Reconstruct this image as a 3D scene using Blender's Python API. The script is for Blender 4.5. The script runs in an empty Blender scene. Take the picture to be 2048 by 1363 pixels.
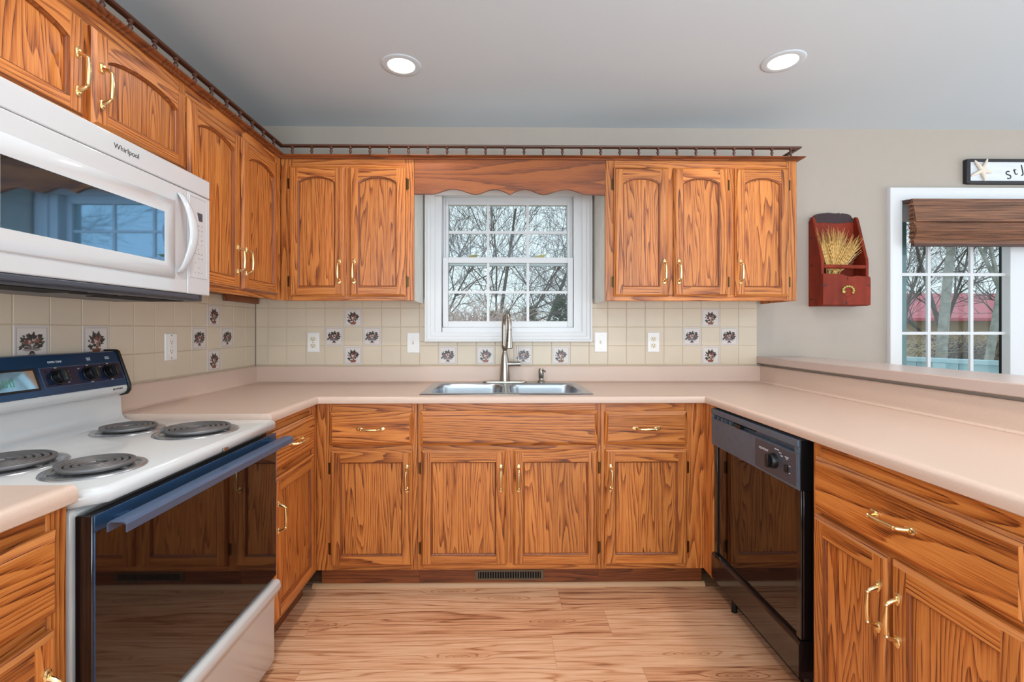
import bpy, bmesh, math, random
from mathutils import Vector, Matrix
from math import sin, cos, pi, radians

S = bpy.context.scene
COL = S.collection
random.seed(7)

# ------------------------------------------------------------------ camera
FPX, CX, CY = 930.0, 1011.0, 659.0            # focal length and principal point in a 2048 x 1363 frame
cam_d = bpy.data.cameras.new('camera')
cam_d.sensor_width = 36.0
cam_d.lens = 36.0 * FPX / 2048.0
cam_d.shift_x = (1024.0 - CX) / 2048.0
cam_d.shift_y = (CY - 681.5) / 2048.0
cam_d.clip_start = 0.05
cam = bpy.data.objects.new('camera', cam_d)
cam.location = (0.0, 0.0, 1.212)
cam.rotation_euler = (pi / 2, 0.0, -math.atan(11.0 / FPX))
COL.objects.link(cam)
S.camera = cam

# ------------------------------------------------------------------ world, exposure
S.view_settings.view_transform = 'Standard'
S.view_settings.look = 'None'
S.view_settings.gamma = 1.0
S.view_settings.use_curve_mapping = False
S.view_settings.exposure = -0.05
W = bpy.data.worlds.new('overcast_sky')
S.world = W
W.use_nodes = True
wn = W.node_tree
bg = wn.nodes['Background']
wtc = wn.nodes.new('ShaderNodeTexCoord')
wsep = wn.nodes.new('ShaderNodeSeparateXYZ')
wramp = wn.nodes.new('ShaderNodeValToRGB')
wramp.color_ramp.elements[0].position = 0.48
wramp.color_ramp.elements[0].color = (0.78, 0.86, 0.90, 1)
wramp.color_ramp.elements[1].position = 0.75
wramp.color_ramp.elements[1].color = (0.80, 0.90, 0.99, 1)
wmul = wn.nodes.new('ShaderNodeMath')
wmul.operation = 'MULTIPLY_ADD'
wmul.inputs[1].default_value = 0.5
wmul.inputs[2].default_value = 0.5
wn.links.new(wtc.outputs['Generated'], wsep.inputs[0])
wn.links.new(wsep.outputs['Z'], wmul.inputs[0])
wn.links.new(wmul.outputs[0], wramp.inputs[0])
wn.links.new(wramp.outputs[0], bg.inputs['Color'])
bg.inputs['Strength'].default_value = 1.25


def lamp(name, kind, loc, rot, energy, color, size=0.1, size_y=None, spread=None):
    d = bpy.data.lights.new(name, kind)
    d.energy = energy
    d.color = color
    if kind == 'AREA':
        d.shape = 'RECTANGLE' if size_y else 'DISK'
        d.size = size
        if size_y:
            d.size_y = size_y
        if spread:
            d.spread = spread
    o = bpy.data.objects.new(name, d)
    o.location = loc
    o.rotation_euler = rot
    COL.objects.link(o)
    return o


# added fill lamps at made-up unseen windows, behind the camera and on both sides
lamp('fill_front', 'AREA', (1.2, -2.95, 1.35), (radians(90), 0, 0), 26, (0.80, 0.91, 1.0), 4.2, 1.9)
lamp('fill_right', 'AREA', (4.93, 0.3, 1.4), (radians(90), 0, radians(90)), 26, (0.76, 0.89, 1.0), 3.4, 1.7)
lamp('fill_left', 'AREA', (-1.39, -1.75, 1.4), (radians(90), 0, radians(-90)), 46, (0.78, 0.90, 1.0), 1.9, 1.5)
# upward fill lamps, added to brighten the ceiling
lamp('ceiling_fill_front', 'AREA', (1.2, -2.95, 0.9), (radians(134), 0, 0), 112, (0.73, 0.885, 1.0), 4.2, 1.2, radians(115))
lamp('ceiling_fill_right', 'AREA', (4.93, 0.3, 1.0), (radians(132), 0, radians(90)), 34, (0.77, 0.90, 1.0), 3.4, 1.1, radians(115))
lamp('ceiling_fill_left', 'AREA', (-1.39, -1.75, 1.0), (radians(132), 0, radians(-90)), 84, (0.77, 0.90, 1.0), 1.9, 1.0, radians(115))
CAN_WATT = 5.0
CAN_COL = (1.0, 0.93, 0.86)


# ------------------------------------------------------------------ materials
def lin(c):
    def g(x):
        x /= 255.0
        return x / 12.92 if x <= 0.04045 else ((x + 0.055) / 1.055) ** 2.4
    return (g(c[0]), g(c[1]), g(c[2]), 1.0)


def mat(name, rgb, rough=0.5, metal=0.0, spec=0.5, coat=0.0, emit=None, estr=0.0, noise=0.0, nscale=60.0, bump=0.0, aniso=0.0, stretch=None):
    m = bpy.data.materials.new(name)
    m.use_nodes = True
    nt = m.node_tree
    b = nt.nodes['Principled BSDF']
    b.inputs['Base Color'].default_value = lin(rgb)
    b.inputs['Roughness'].default_value = rough
    b.inputs['Metallic'].default_value = metal
    b.inputs['Specular IOR Level'].default_value = spec
    b.inputs['Coat Weight'].default_value = coat
    b.inputs['Coat Roughness'].default_value = 0.08
    if emit:
        b.inputs['Emission Color'].default_value = lin(emit)
        b.inputs['Emission Strength'].default_value = estr
    if noise or bump:
        tc = nt.nodes.new('ShaderNodeTexCoord')
        mp = nt.nodes.new('ShaderNodeMapping')
        if stretch:
            mp.inputs['Scale'].default_value = stretch
        n = nt.nodes.new('ShaderNodeTexNoise')
        n.inputs['Scale'].default_value = nscale
        n.inputs['Detail'].default_value = 3
        nt.links.new(tc.outputs['Object'], mp.inputs[0])
        nt.links.new(mp.outputs[0], n.inputs['Vector'])
        if noise:
            r = nt.nodes.new('ShaderNodeMapRange')
            r.inputs['From Min'].default_value = 0.3
            r.inputs['From Max'].default_value = 0.7
            r.inputs['To Min'].default_value = 1 - noise
            r.inputs['To Max'].default_value = 1 + noise
            hsv = nt.nodes.new('ShaderNodeHueSaturation')
            hsv.inputs['Color'].default_value = lin(rgb)
            nt.links.new(n.outputs['Fac'], r.inputs['Value'])
            nt.links.new(r.outputs[0], hsv.inputs['Value'])
            nt.links.new(hsv.outputs[0], b.inputs['Base Color'])
        if bump:
            bp = nt.nodes.new('ShaderNodeBump')
            bp.inputs['Strength'].default_value = bump
            bp.inputs['Distance'].default_value = 0.002
            nt.links.new(n.outputs['Fac'], bp.inputs['Height'])
            nt.links.new(bp.outputs[0], b.inputs['Normal'])
    return m


def N(nt, t, **kw):
    n = nt.nodes.new(t)
    for k, v in kw.items():
        setattr(n, k, v)
    return n


def oak(name, axis, seed=0.0, freq=9.0, rings=19.0, light=(196, 122, 62), mid=(168, 96, 42), dark=(104, 52, 22), along=0.075, rough=0.36, slant=48.0):
    """stained oak: flame-shaped growth rings drawn out along the given local axis, broken up by fine pores"""
    m = bpy.data.materials.new(name)
    m.use_nodes = True
    nt = m.node_tree
    L = nt.links.new
    b = nt.nodes['Principled BSDF']
    tc = N(nt, 'ShaderNodeTexCoord')
    oi = N(nt, 'ShaderNodeObjectInfo')
    w = N(nt, 'ShaderNodeMath', operation='MULTIPLY_ADD')
    w.inputs[1].default_value = 37.0
    w.inputs[2].default_value = seed
    L(oi.outputs['Random'], w.inputs[0])

    def stretched(across, lengthways, detail, rgh, dist=0.0):
        sc = [across] * 3
        sc['xyz'.index(axis)] = lengthways
        mp = N(nt, 'ShaderNodeMapping')
        mp.inputs['Scale'].default_value = sc
        L(tc.outputs['Object'], mp.inputs[0])
        n = N(nt, 'ShaderNodeTexNoise', noise_dimensions='4D')
        n.inputs['Scale'].default_value = 1.0
        n.inputs['Detail'].default_value = detail
        n.inputs['Roughness'].default_value = rgh
        n.inputs['Distortion'].default_value = dist
        L(mp.outputs[0], n.inputs['Vector'])
        L(w.outputs[0], n.inputs['W'])
        return n.outputs['Fac']

    def M(op, a, bb=None, c=None, clamp=False):
        n = N(nt, 'ShaderNodeMath', operation=op, use_clamp=clamp)
        for i, v in enumerate((a, bb, c)):
            if v is None:
                continue
            if isinstance(v, (int, float)):
                n.inputs[i].default_value = v
            else:
                L(v, n.inputs[i])
        return n.outputs[0]
    big = stretched(freq, freq * along, 1.5, 0.45, 0.15)
    wob = stretched(70.0, 5.0, 2.0, 0.6)
    dot = N(nt, 'ShaderNodeVectorMath', operation='DOT_PRODUCT')
    L(tc.outputs['Object'], dot.inputs[0])
    dot.inputs[1].default_value = tuple(0.0 if a == axis else q for a, q in zip('xyz', (1.0, 0.6, 1.0)))
    ring = M('FRACT', M('ADD', M('ADD', M('MULTIPLY', big, rings), M('MULTIPLY', dot.outputs['Value'], slant)), M('MULTIPLY', wob, 0.42)))
    # dark early wood: steep on one side, fading on the other
    line = M('POWER', M('SUBTRACT', 1.0, ring), 2.4)
    edge = M('MULTIPLY', ring, 18.0, None, True)
    line = M('MULTIPLY', line, edge)
    pore = stretched(420.0, 10.0, 2.0, 0.6)
    pm = M('MULTIPLY', M('SUBTRACT', pore, 0.40), 5.0, None, True)
    dk = M('MULTIPLY', line, M('MULTIPLY_ADD', pm, 0.70, 0.42))
    dk = M('ADD', dk, M('MULTIPLY', pm, 0.15))
    dk = M('MULTIPLY', dk, 1.0, None, True)
    rp = N(nt, 'ShaderNodeValToRGB')
    e = rp.color_ramp.elements
    e[0].position = 0.0
    e[0].color = lin(light)
    e[1].position = 0.95
    e[1].color = lin(dark)
    x = e.new(0.34)
    x.color = lin(mid)
    L(dk, rp.inputs[0])
    tone = stretched(5.0, 0.6, 1.0, 0.5)
    mr = N(nt, 'ShaderNodeMapRange')
    mr.inputs['From Min'].default_value = 0.3
    mr.inputs['From Max'].default_value = 0.7
    mr.inputs['To Min'].default_value = 0.86
    mr.inputs['To Max'].default_value = 1.25
    L(tone, mr.inputs['Value'])
    hs = N(nt, 'ShaderNodeHueSaturation')
    L(mr.outputs[0], hs.inputs['Value'])
    L(rp.outputs[0], hs.inputs['Color'])
    L(hs.outputs[0], b.inputs['Base Color'])
    bp = N(nt, 'ShaderNodeBump')
    bp.invert = True
    bp.inputs['Strength'].default_value = 0.18
    bp.inputs['Distance'].default_value = 0.0010
    L(dk, bp.inputs['Height'])
    L(bp.outputs[0], b.inputs['Normal'])
    b.inputs['Roughness'].default_value = rough
    b.inputs['Specular IOR Level'].default_value = 0.5
    b.inputs['Coat Weight'].default_value = 0.12
    b.inputs['Coat Roughness'].default_value = 0.25
    return m


def plank_floor():
    m = bpy.data.materials.new('laminate_planks')
    m.use_nodes = True
    nt = m.node_tree
    L = nt.links.new
    b = nt.nodes['Principled BSDF']
    tc = N(nt, 'ShaderNodeTexCoord')
    sx = N(nt, 'ShaderNodeSeparateXYZ')
    L(tc.outputs['Object'], sx.inputs[0])

    def M(op, a, bb=None, c=None):
        n = N(nt, 'ShaderNodeMath', operation=op)
        for i, v in enumerate((a, bb, c)):
            if v is None:
                continue
            if isinstance(v, (int, float)):
                n.inputs[i].default_value = v
            else:
                L(v, n.inputs[i])
        return n.outputs[0]
    yy = M('DIVIDE', M('ADD', sx.outputs['Y'], 0.055), 0.172)
    row = M('FLOOR', yy)
    wn1 = N(nt, 'ShaderNodeTexWhiteNoise', noise_dimensions='1D')
    L(row, wn1.inputs['W'])
    xx = M('ADD', M('DIVIDE', sx.outputs['X'], 1.22), M('MULTIPLY', wn1.outputs['Value'], 7.0))
    brd = M('FLOOR', xx)
    bid = M('ADD', M('MULTIPLY', row, 17.3), M('MULTIPLY', brd, 5.71))
    wn2 = N(nt, 'ShaderNodeTexWhiteNoise', noise_dimensions='1D')
    L(bid, wn2.inputs['W'])
    mp = N(nt, 'ShaderNodeMapping')
    mp.inputs['Scale'].default_value = (0.07, 1.0, 1.0)
    L(tc.outputs['Object'], mp.inputs[0])
    n1 = N(nt, 'ShaderNodeTexNoise', noise_dimensions='4D')
    n1.inputs['Scale'].default_value = 11.0
    n1.inputs['Detail'].default_value = 2.5
    n1.inputs['Roughness'].default_value = 0.5
    n1.inputs['Distortion'].default_value = 0.5
    L(mp.outputs[0], n1.inputs['Vector'])
    L(M('MULTIPLY', wn2.outputs['Value'], 90.0), n1.inputs['W'])
    mp3 = N(nt, 'ShaderNodeMapping')
    mp3.inputs['Scale'].default_value = (3.0, 60.0, 1.0)
    L(tc.outputs['Object'], mp3.inputs[0])
    n3 = N(nt, 'ShaderNodeTexNoise')
    n3.inputs['Scale'].default_value = 1.0
    n3.inputs['Detail'].default_value = 3.0
    L(mp3.outputs[0], n3.inputs['Vector'])
    mpk = N(nt, 'ShaderNodeMapping')
    mpk.inputs['Scale'].default_value = (1.15, 5.8, 1.0)
    L(tc.outputs['Object'], mpk.inputs[0])
    vor = N(nt, 'ShaderNodeTexVoronoi', voronoi_dimensions='2D')
    vor.inputs['Scale'].default_value = 1.0
    wv = N(nt, 'ShaderNodeVectorMath', operation='MULTIPLY_ADD')
    nw = N(nt, 'ShaderNodeTexNoise')
    nw.inputs['Scale'].default_value = 9.0
    nw.inputs['Detail'].default_value = 2.0
    L(mp.outputs[0], nw.inputs['Vector'])
    L(nw.outputs['Color'], wv.inputs[0])
    wv.inputs[1].default_value = (0.22, 0.22, 0.0)
    L(mpk.outputs[0], wv.inputs[2])
    L(wv.outputs[0], vor.inputs['Vector'])
    kn = M('MAXIMUM', M('MULTIPLY', M('SUBTRACT', 0.20, vor.outputs['Distance']), 5.0), 0.0)
    kn = M('MULTIPLY', kn, kn)
    g = M('FRACT', M('ADD', M('MULTIPLY', M('ADD', n1.outputs['Fac'], M('MULTIPLY', kn, 0.6)), 7.0), M('MULTIPLY_ADD', sx.outputs['Y'], 24.0, M('MULTIPLY', n3.outputs['Fac'], 0.7))))
    g = M('MULTIPLY', g, M('MULTIPLY', M('SUBTRACT', 1.0, g), 7.5, None))
    g = M('MINIMUM', g, 1.0)
    mp2 = N(nt, 'ShaderNodeMapping')
    mp2.inputs['Scale'].default_value = (4.0, 110.0, 1.0)
    L(tc.outputs['Object'], mp2.inputs[0])
    n2 = N(nt, 'ShaderNodeTexNoise')
    n2.inputs['Scale'].default_value = 1.0
    n2.inputs['Detail'].default_value = 5.0
    n2.inputs['Roughness'].default_value = 0.62
    L(mp2.outputs[0], n2.inputs['Vector'])
    v = M('ADD', M('MULTIPLY', g, 0.42), M('MULTIPLY_ADD', n2.outputs['Fac'], 1.25, -0.28))
    v = M('SUBTRACT', v, M('MULTIPLY', kn, 0.16))
    v = M('ADD', v, M('MULTIPLY', M('SUBTRACT', wn2.outputs['Value'], 0.5), 0.32))
    rp = N(nt, 'ShaderNodeValToRGB')
    e = rp.color_ramp.elements
    e[0].position = 0.22
    e[0].color = lin((132, 80, 52))
    e[1].position = 1.0
    e[1].color = lin((232, 188, 152))
    x = e.new(0.5)
    x.color = lin((190, 132, 94))
    x = e.new(0.75)
    x.color = lin((216, 162, 122))
    L(v, rp.inputs[0])
    fy = M('FRACT', yy)
    fx = M('FRACT', xx)
    edge = M('MINIMUM', M('MULTIPLY', M('MINIMUM', fy, M('SUBTRACT', 1.0, fy)), 0.172), M('MULTIPLY', M('MINIMUM', fx, M('SUBTRACT', 1.0, fx)), 1.22))
    ln = M('LESS_THAN', edge, 0.0009)
    mx = N(nt, 'ShaderNodeMix', data_type='RGBA')
    L(M('MULTIPLY', ln, 0.35), mx.inputs['Factor'])
    L(rp.outputs[0], mx.inputs['A'])
    mx.inputs['B'].default_value = lin((92, 58, 40))
    L(mx.outputs['Result'], b.inputs['Base Color'])
    b.inputs['Roughness'].default_value = 0.36
    b.inputs['Specular IOR Level'].default_value = 0.4
    return m


def glass_mat(name, tint=(0.93, 0.97, 0.97), refl=0.06):
    m = bpy.data.materials.new(name)
    m.use_nodes = True
    nt = m.node_tree
    for n in list(nt.nodes):
        if n.type == 'BSDF_PRINCIPLED':
            nt.nodes.remove(n)
    out = nt.nodes['Material Output']
    t = N(nt, 'ShaderNodeBsdfTransparent')
    t.inputs['Color'].default_value = (*tint, 1)
    g = N(nt, 'ShaderNodeBsdfGlossy')
    g.inputs['Roughness'].default_value = 0.01
    f = N(nt, 'ShaderNodeLayerWeight')
    f.inputs['Blend'].default_value = 0.25
    pw = N(nt, 'ShaderNodeMath', operation='POWER')
    pw.inputs[1].default_value = 3.0
    ma = N(nt, 'ShaderNodeMath', operation='MULTIPLY_ADD')
    ma.inputs[1].default_value = 0.6
    ma.inputs[2].default_value = 0.02
    nt.links.new(f.outputs['Facing'], pw.inputs[0])
    nt.links.new(pw.outputs[0], ma.inputs[0])
    mx = N(nt, 'ShaderNodeMixShader')
    nt.links.new(ma.outputs[0], mx.inputs[0])
    nt.links.new(t.outputs[0], mx.inputs[1])
    nt.links.new(g.outputs[0], mx.inputs[2])
    nt.links.new(mx.outputs[0], out.inputs['Surface'])
    return m


M_ = {}
OAK = dict(light=(200, 127, 62), mid=(170, 94, 37), dark=(86, 38, 15))
M_['oak_v'] = oak('oak_vertical_grain', 'z', 1.0, **OAK)
M_['oak_h'] = oak('oak_horizontal_grain', 'x', 5.0, **OAK)
M_['oak_d'] = oak('oak_depth_grain', 'y', 9.0, **OAK)
M_['oak_p'] = oak('oak_panel_grain', 'z', 13.0, freq=13.0, rings=22.0, slant=48.0, along=0.065, **OAK)
M_['oak_val'] = oak('oak_valance_grain', 'x', 21.0, freq=7.0, rings=9.0, slant=14.0, light=(160, 90, 40), mid=(138, 72, 30), dark=(92, 46, 20))
M_['oak_bead'] = oak('oak_stained_shaded_bead', 'z', 17.0, light=(140, 74, 30), mid=(126, 64, 25), dark=(96, 46, 18))  # stain plus the groove shadow, both painted into this darker tone
M_['oak_dark'] = oak('oak_dark_moulding', 'x', 3.0, light=(140, 76, 38), mid=(112, 58, 28), dark=(66, 32, 16))
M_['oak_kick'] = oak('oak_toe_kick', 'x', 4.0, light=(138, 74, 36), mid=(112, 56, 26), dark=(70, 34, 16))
M_['spindle'] = mat('turned_dark_wood', (84, 50, 36), 0.35)
M_['melamine'] = mat('pale_cabinet_side', (222, 218, 208), 0.45, noise=0.06, nscale=14)
M_['cab_in'] = mat('unfinished_cabinet_wood', (168, 122, 78), 0.7)
M_['brass'] = mat('polished_brass', (238, 214, 160), 0.24, 1.0)
M_['bronze'] = mat('antique_hinge_metal', (96, 74, 48), 0.35, 1.0)
M_['laminate'] = mat('taupe_laminate', (208, 182, 165), 0.34, spec=0.45, noise=0.03, nscale=300)
M_['ledge_top'] = mat('taupe_ledge_laminate', (196, 176, 166), 0.25, noise=0.02, nscale=300)
M_['tile'] = mat('glazed_cream_tile', (212, 196, 174), 0.3, spec=0.3, noise=0.03, nscale=5)
M_['grout'] = mat('beige_grout', (196, 178, 152), 0.85)
M_['tile_w'] = mat('glazed_white_tile', (216, 206, 198), 0.3, spec=0.3)
M_['wall'] = mat('taupe_wall_paint', (176, 164, 152), 0.75, noise=0.01, nscale=20)
M_['ceil'] = mat('ceiling_paint', (205, 216, 223), 0.85)
M_['white'] = mat('white_trim_paint', (218, 218, 218), 0.35)
M_['vinyl'] = mat('white_window_vinyl', (218, 219, 220), 0.3)
M_['enamel'] = mat('white_enamel', (204, 204, 203), 0.14, coat=0.4)
M_['mw_white'] = mat('white_microwave_plastic', (200, 201, 203), 0.10, coat=0.6)
M_['plate'] = mat('white_switch_plastic', (236, 232, 228), 0.3)
M_['ivory'] = mat('ivory_receptacle', (226, 214, 190), 0.35)
M_['black'] = mat('black_plastic', (16, 16, 18), 0.3)
M_['blackgloss'] = mat('black_glass', (11, 8, 10), 0.03, spec=0.75, coat=0.2)
M_['blackenam'] = mat('black_enamel', (20, 17, 18), 0.12, coat=0.5)
M_['bluesheen'] = mat('sky_tinted_black_panel', (50, 80, 114), 0.20, 0.5, noise=0.10, nscale=10, stretch=(1, 1, 6))  # black metal; the blue sky reflection is put into its base colour
M_['bluedark'] = mat('sky_tinted_dark_panel', (28, 46, 74), 0.16, 0.3)  # navy part of the same sky reflection, coloured in
M_['sheentrim'] = mat('sky_tinted_trim', (92, 114, 146), 0.26, 0.5)  # handle and rim, tinted with the reflected blue daylight
M_['dwsheen'] = mat('sky_tinted_brushed_panel', (88, 104, 120), 0.34, 0.2, noise=0.10, nscale=40)  # dishwasher panel, bluish skylight mixed into its colour
M_['dwinset'] = mat('charcoal_control_inset', (74, 78, 88), 0.35, 0.2)
M_['mwglass'] = mat('blue_tinted_glass', (126, 164, 198), 0.03, 1.0)
M_['mirror'] = mat('mirror_clock_glass', (150, 180, 196), 0.05, 0.9, noise=0.2, nscale=25)
M_['printw'] = mat('white_print', (220, 224, 230), 0.5)
M_['printb'] = mat('black_print', (28, 28, 30), 0.5)
M_['printg'] = mat('grey_print', (150, 150, 152), 0.5)
M_['coil'] = mat('grey_coil_element', (112, 110, 110), 0.45, 0.5)
M_['chrome'] = mat('chrome_drip_pan', (176, 178, 182), 0.25, 0.75)
M_['steel'] = mat('brushed_stainless', (182, 188, 194), 0.28, 1.0, noise=0.05, nscale=30, stretch=(1, 12, 12))
M_['nickel'] = mat('brushed_nickel', (168, 160, 150), 0.24, 1.0)
M_['vent'] = mat('bronze_register', (112, 98, 78), 0.4, 0.4)
M_['dark'] = mat('dark_void', (10, 8, 7), 0.9)
M_['qround'] = mat('tan_quarter_round', (206, 160, 118), 0.4)
M_['redwood'] = mat('worn_red_paint_wood', (126, 40, 17), 0.65, spec=0.3, noise=0.34, nscale=18, stretch=(1, 1, 0.3))
M_['charwood'] = mat('charred_wood', (52, 34, 36), 0.7, noise=0.2, nscale=40)
M_['wheat'] = mat('dried_wheat', (214, 172, 100), 0.7, noise=0.15, nscale=60)
M_['stem'] = mat('dried_stem', (196, 172, 116), 0.7)
M_['ydots'] = mat('yellow_green_beads', (188, 180, 92), 0.5)
M_['frameb'] = mat('black_sign_frame', (36, 32, 34), 0.5, noise=0.3, nscale=60)
M_['signw'] = mat('whitewashed_board', (222, 224, 228), 0.7, noise=0.06, nscale=30, stretch=(0.3, 1, 4))
M_['starfish'] = mat('cream_starfish', (232, 218, 200), 0.7, bump=0.4, nscale=240)
M_['bamboo'] = mat('woven_bamboo', (124, 82, 58), 0.6, noise=0.6, nscale=9, stretch=(0.5, 1, 26))
M_['bamboo_d'] = mat('dark_bamboo', (78, 48, 38), 0.6, noise=0.3, nscale=9, stretch=(1.2, 1, 30))
M_['glass'] = glass_mat('window_glass')
M_['led'] = mat('lit_lamp_lens', (255, 250, 244), 0.5, emit=(255, 248, 238), estr=1.0)
M_['green_led'] = mat('lit_green_digits', (20, 60, 40), 0.4, emit=(60, 190, 120), estr=0.35)
M_['floor'] = plank_floor()
M_['bark'] = mat('grey_brown_bark', (112, 102, 96), 0.9, noise=0.2, nscale=14)
M_['bark_l'] = mat('pale_mottled_bark', (172, 172, 166), 0.9, noise=0.25, nscale=9)
M_['twig'] = mat('tan_twigs', (206, 188, 160), 0.9)
M_['twig_p'] = mat('pinkish_twigs', (208, 182, 172), 0.9)
M_['leaf'] = mat('dark_green_needles', (120, 150, 106), 0.9, noise=0.3, nscale=6)
M_['leaf_y'] = mat('olive_needles', (172, 164, 112), 0.9, noise=0.3, nscale=6)
M_['lawn'] = mat('dormant_lawn', (142, 142, 104), 1.0, noise=0.2, nscale=3)
M_['rail'] = mat('pale_blue_deck_paint', (186, 216, 224), 0.6, noise=0.03, nscale=8)
M_['roof'] = mat('red_metal_roof', (196, 92, 104), 0.5)
M_['siding'] = mat('tan_siding', (186, 160, 128), 0.8)
M_['sgreen'] = mat('grey_green_screen_frame', (108, 132, 132), 0.5)
M_['pr_dark'] = mat('printed_dark_leaf', (44, 34, 32), 0.3)
M_['pr_green'] = mat('printed_green_leaf', (74, 70, 58), 0.3)
M_['pr_red'] = mat('printed_red_fruit', (140, 58, 52), 0.3)
M_['pr_tan'] = mat('printed_tan_fruit', (150, 104, 80), 0.3)
M_['pr_line'] = mat('printed_fine_line', (150, 132, 132), 0.3)
M_['pr_basket'] = mat('printed_basket', (128, 74, 52), 0.3)


# ------------------------------------------------------------------ mesh builder
class MB:
    def __init__(s):
        s.v, s.f, s.m = [], [], []

    def vert(s, p):
        s.v.append((float(p[0]), float(p[1]), float(p[2])))
        return len(s.v) - 1

    def poly(s, pts, mi=0):
        s.f.append([s.vert(p) for p in pts])
        s.m.append(mi)

    def face(s, idx, mi=0):
        s.f.append(list(idx))
        s.m.append(mi)

    def box(s, x0, x1, y0, y1, z0, z1, mi=0):
        a = [s.vert(p) for p in ((x0, y0, z0), (x1, y0, z0), (x1, y1, z0), (x0, y1, z0), (x0, y0, z1), (x1, y0, z1), (x1, y1, z1), (x0, y1, z1))]
        for q in ((0, 3, 2, 1), (4, 5, 6, 7), (0, 1, 5, 4), (1, 2, 6, 5), (2, 3, 7, 6), (3, 0, 4, 7)):
            s.face([a[i] for i in q], mi)

    def loft(s, loops, mi=0, close=True, cap0=True, cap1=True):
        ids = [[s.vert(p) for p in lp] for lp in loops]
        n = len(ids[0])
        for a, b in zip(ids, ids[1:]):
            for i in range(n if close else n - 1):
                j = (i + 1) % n
                s.face((a[i], a[j], b[j], b[i]), mi)
        if cap0:
            s.face(ids[0][::-1], mi)
        if cap1:
            s.face(ids[-1], mi)
        return ids

    def tube(s, path, rad, n=10, mi=0, cap=True, flat=1.0):
        """sweep a circle along a polyline; rad: number or list"""
        P = [Vector(p) for p in path]
        if not hasattr(rad, '__len__'):
            rad = [rad] * len(P)
        up = None
        loops = []
        for i, p in enumerate(P):
            d = (P[min(i + 1, len(P) - 1)] - P[max(i - 1, 0)])
            if d.length < 1e-9:
                d = Vector((0, 0, 1))
            d.normalize()
            if up is None:
                r = Vector((0, 0, 1)) if abs(d.z) < 0.9 else Vector((1, 0, 0))
                up = (r - d * r.dot(d)).normalized()
            else:
                up = (up - d * up.dot(d))
                if up.length < 1e-6:
                    up = d.orthogonal()
                up.normalize()
            w = d.cross(up)
            loops.append([p + (up * cos(2 * pi * k / n) + w * sin(2 * pi * k / n) * flat) * rad[i] for k in range(n)])
        s.loft(loops, mi, True, cap, cap)

    def cyl(s, p0, p1, r0, r1=None, n=16, mi=0, cap=True):
        s.tube([p0, p1], [r0, r0 if r1 is None else r1], n, mi, cap)

    def lathe(s, prof, c, n=24, mi=0, axis='z', cap0=True, cap1=True):
        """prof: (radius, height) pairs around an axis through c"""
        loops = []
        for r, h in prof:
            lp = []
            for k in range(n):
                a = 2 * pi * k / n
                x, y = r * cos(a), r * sin(a)
                if axis == 'z':
                    lp.append((c[0] + x, c[1] + y, c[2] + h))
                elif axis == 'x':
                    lp.append((c[0] + h, c[1] + x, c[2] + y))
                else:
                    lp.append((c[0] + x, c[1] + h, c[2] + y))
            loops.append(lp)
        s.loft(loops, mi, True, cap0, cap1)

    def ell(s, c, r, n=10, m=6, mi=0):
        pr = []
        loops = []
        for j in range(m + 1):
            t = -pi / 2 + pi * j / m
            q = max(cos(t), 0.02)
            loops.append([(c[0] + r[0] * q * cos(2 * pi * k / n), c[1] + r[1] * q * sin(2 * pi * k / n), c[2] + r[2] * sin(t)) for k in range(n)])
        s.loft(loops, mi)

    def prism(s, pts, d0, d1, plane='xz', mi=0, mi_side=None):
        """extrude an outline; plane xz -> along y, yz -> along x, xy -> along z"""
        def at(p, d):
            return {'xz': (p[0], d, p[1]), 'yz': (d, p[0], p[1]), 'xy': (p[0], p[1], d)}[plane]
        a = [s.vert(at(p, d0)) for p in pts]
        b = [s.vert(at(p, d1)) for p in pts]
        s.face(a, mi)
        s.face(b[::-1], mi)
        n = len(pts)
        for i in range(n):
            j = (i + 1) % n
            s.face((a[j], a[i], b[i], b[j]), mi if mi_side is None else mi_side)

    def build(s, name, mats, parent=None, bevel=0.0, segs=2, angle=32, loc=None, fix=True):
        me = bpy.data.meshes.new(name)
        me.from_pydata(s.v, [], s.f)
        if not isinstance(mats, (list, tuple)):
            mats = [mats]
        for m in mats:
            me.materials.append(m)
        for p, mi in zip(me.polygons, s.m):
            p.material_index = mi
            p.use_smooth = True
        if fix:
            bm = bmesh.new()
            bm.from_mesh(me)
            bmesh.ops.remove_doubles(bm, verts=bm.verts, dist=2e-5)
            bmesh.ops.recalc_face_normals(bm, faces=bm.faces)
            bm.to_mesh(me)
            bm.free()
        me.set_sharp_from_angle(angle=radians(angle))
        o = bpy.data.objects.new(name, me)
        COL.objects.link(o)
        if parent:
            o.parent = parent
        if loc:
            o.location = loc
        if bevel:
            md = o.modifiers.new('bevel', 'BEVEL')
            md.width = bevel
            md.segments = segs
            md.limit_method = 'ANGLE'
            md.angle_limit = radians(40)
            md.harden_normals = False
        return o


def offset_path(path, o):
    """shift a 2D polyline to its right-hand side with mitred corners"""
    out = []
    n = len(path)
    for i, p in enumerate(path):
        nn = []
        if i > 0:
            d = (Vector(p) - Vector(path[i - 1])).normalized()
            nn.append(Vector((d.y, -d.x)))
        if i < n - 1:
            d = (Vector(path[i + 1]) - Vector(p)).normalized()
            nn.append(Vector((d.y, -d.x)))
        if len(nn) == 1:
            q = Vector(p) + nn[0] * o
        else:
            b = nn[0] + nn[1]
            q = Vector(p) + b * (2 * o / b.length_squared)
        out.append((q.x, q.y))
    return out


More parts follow.
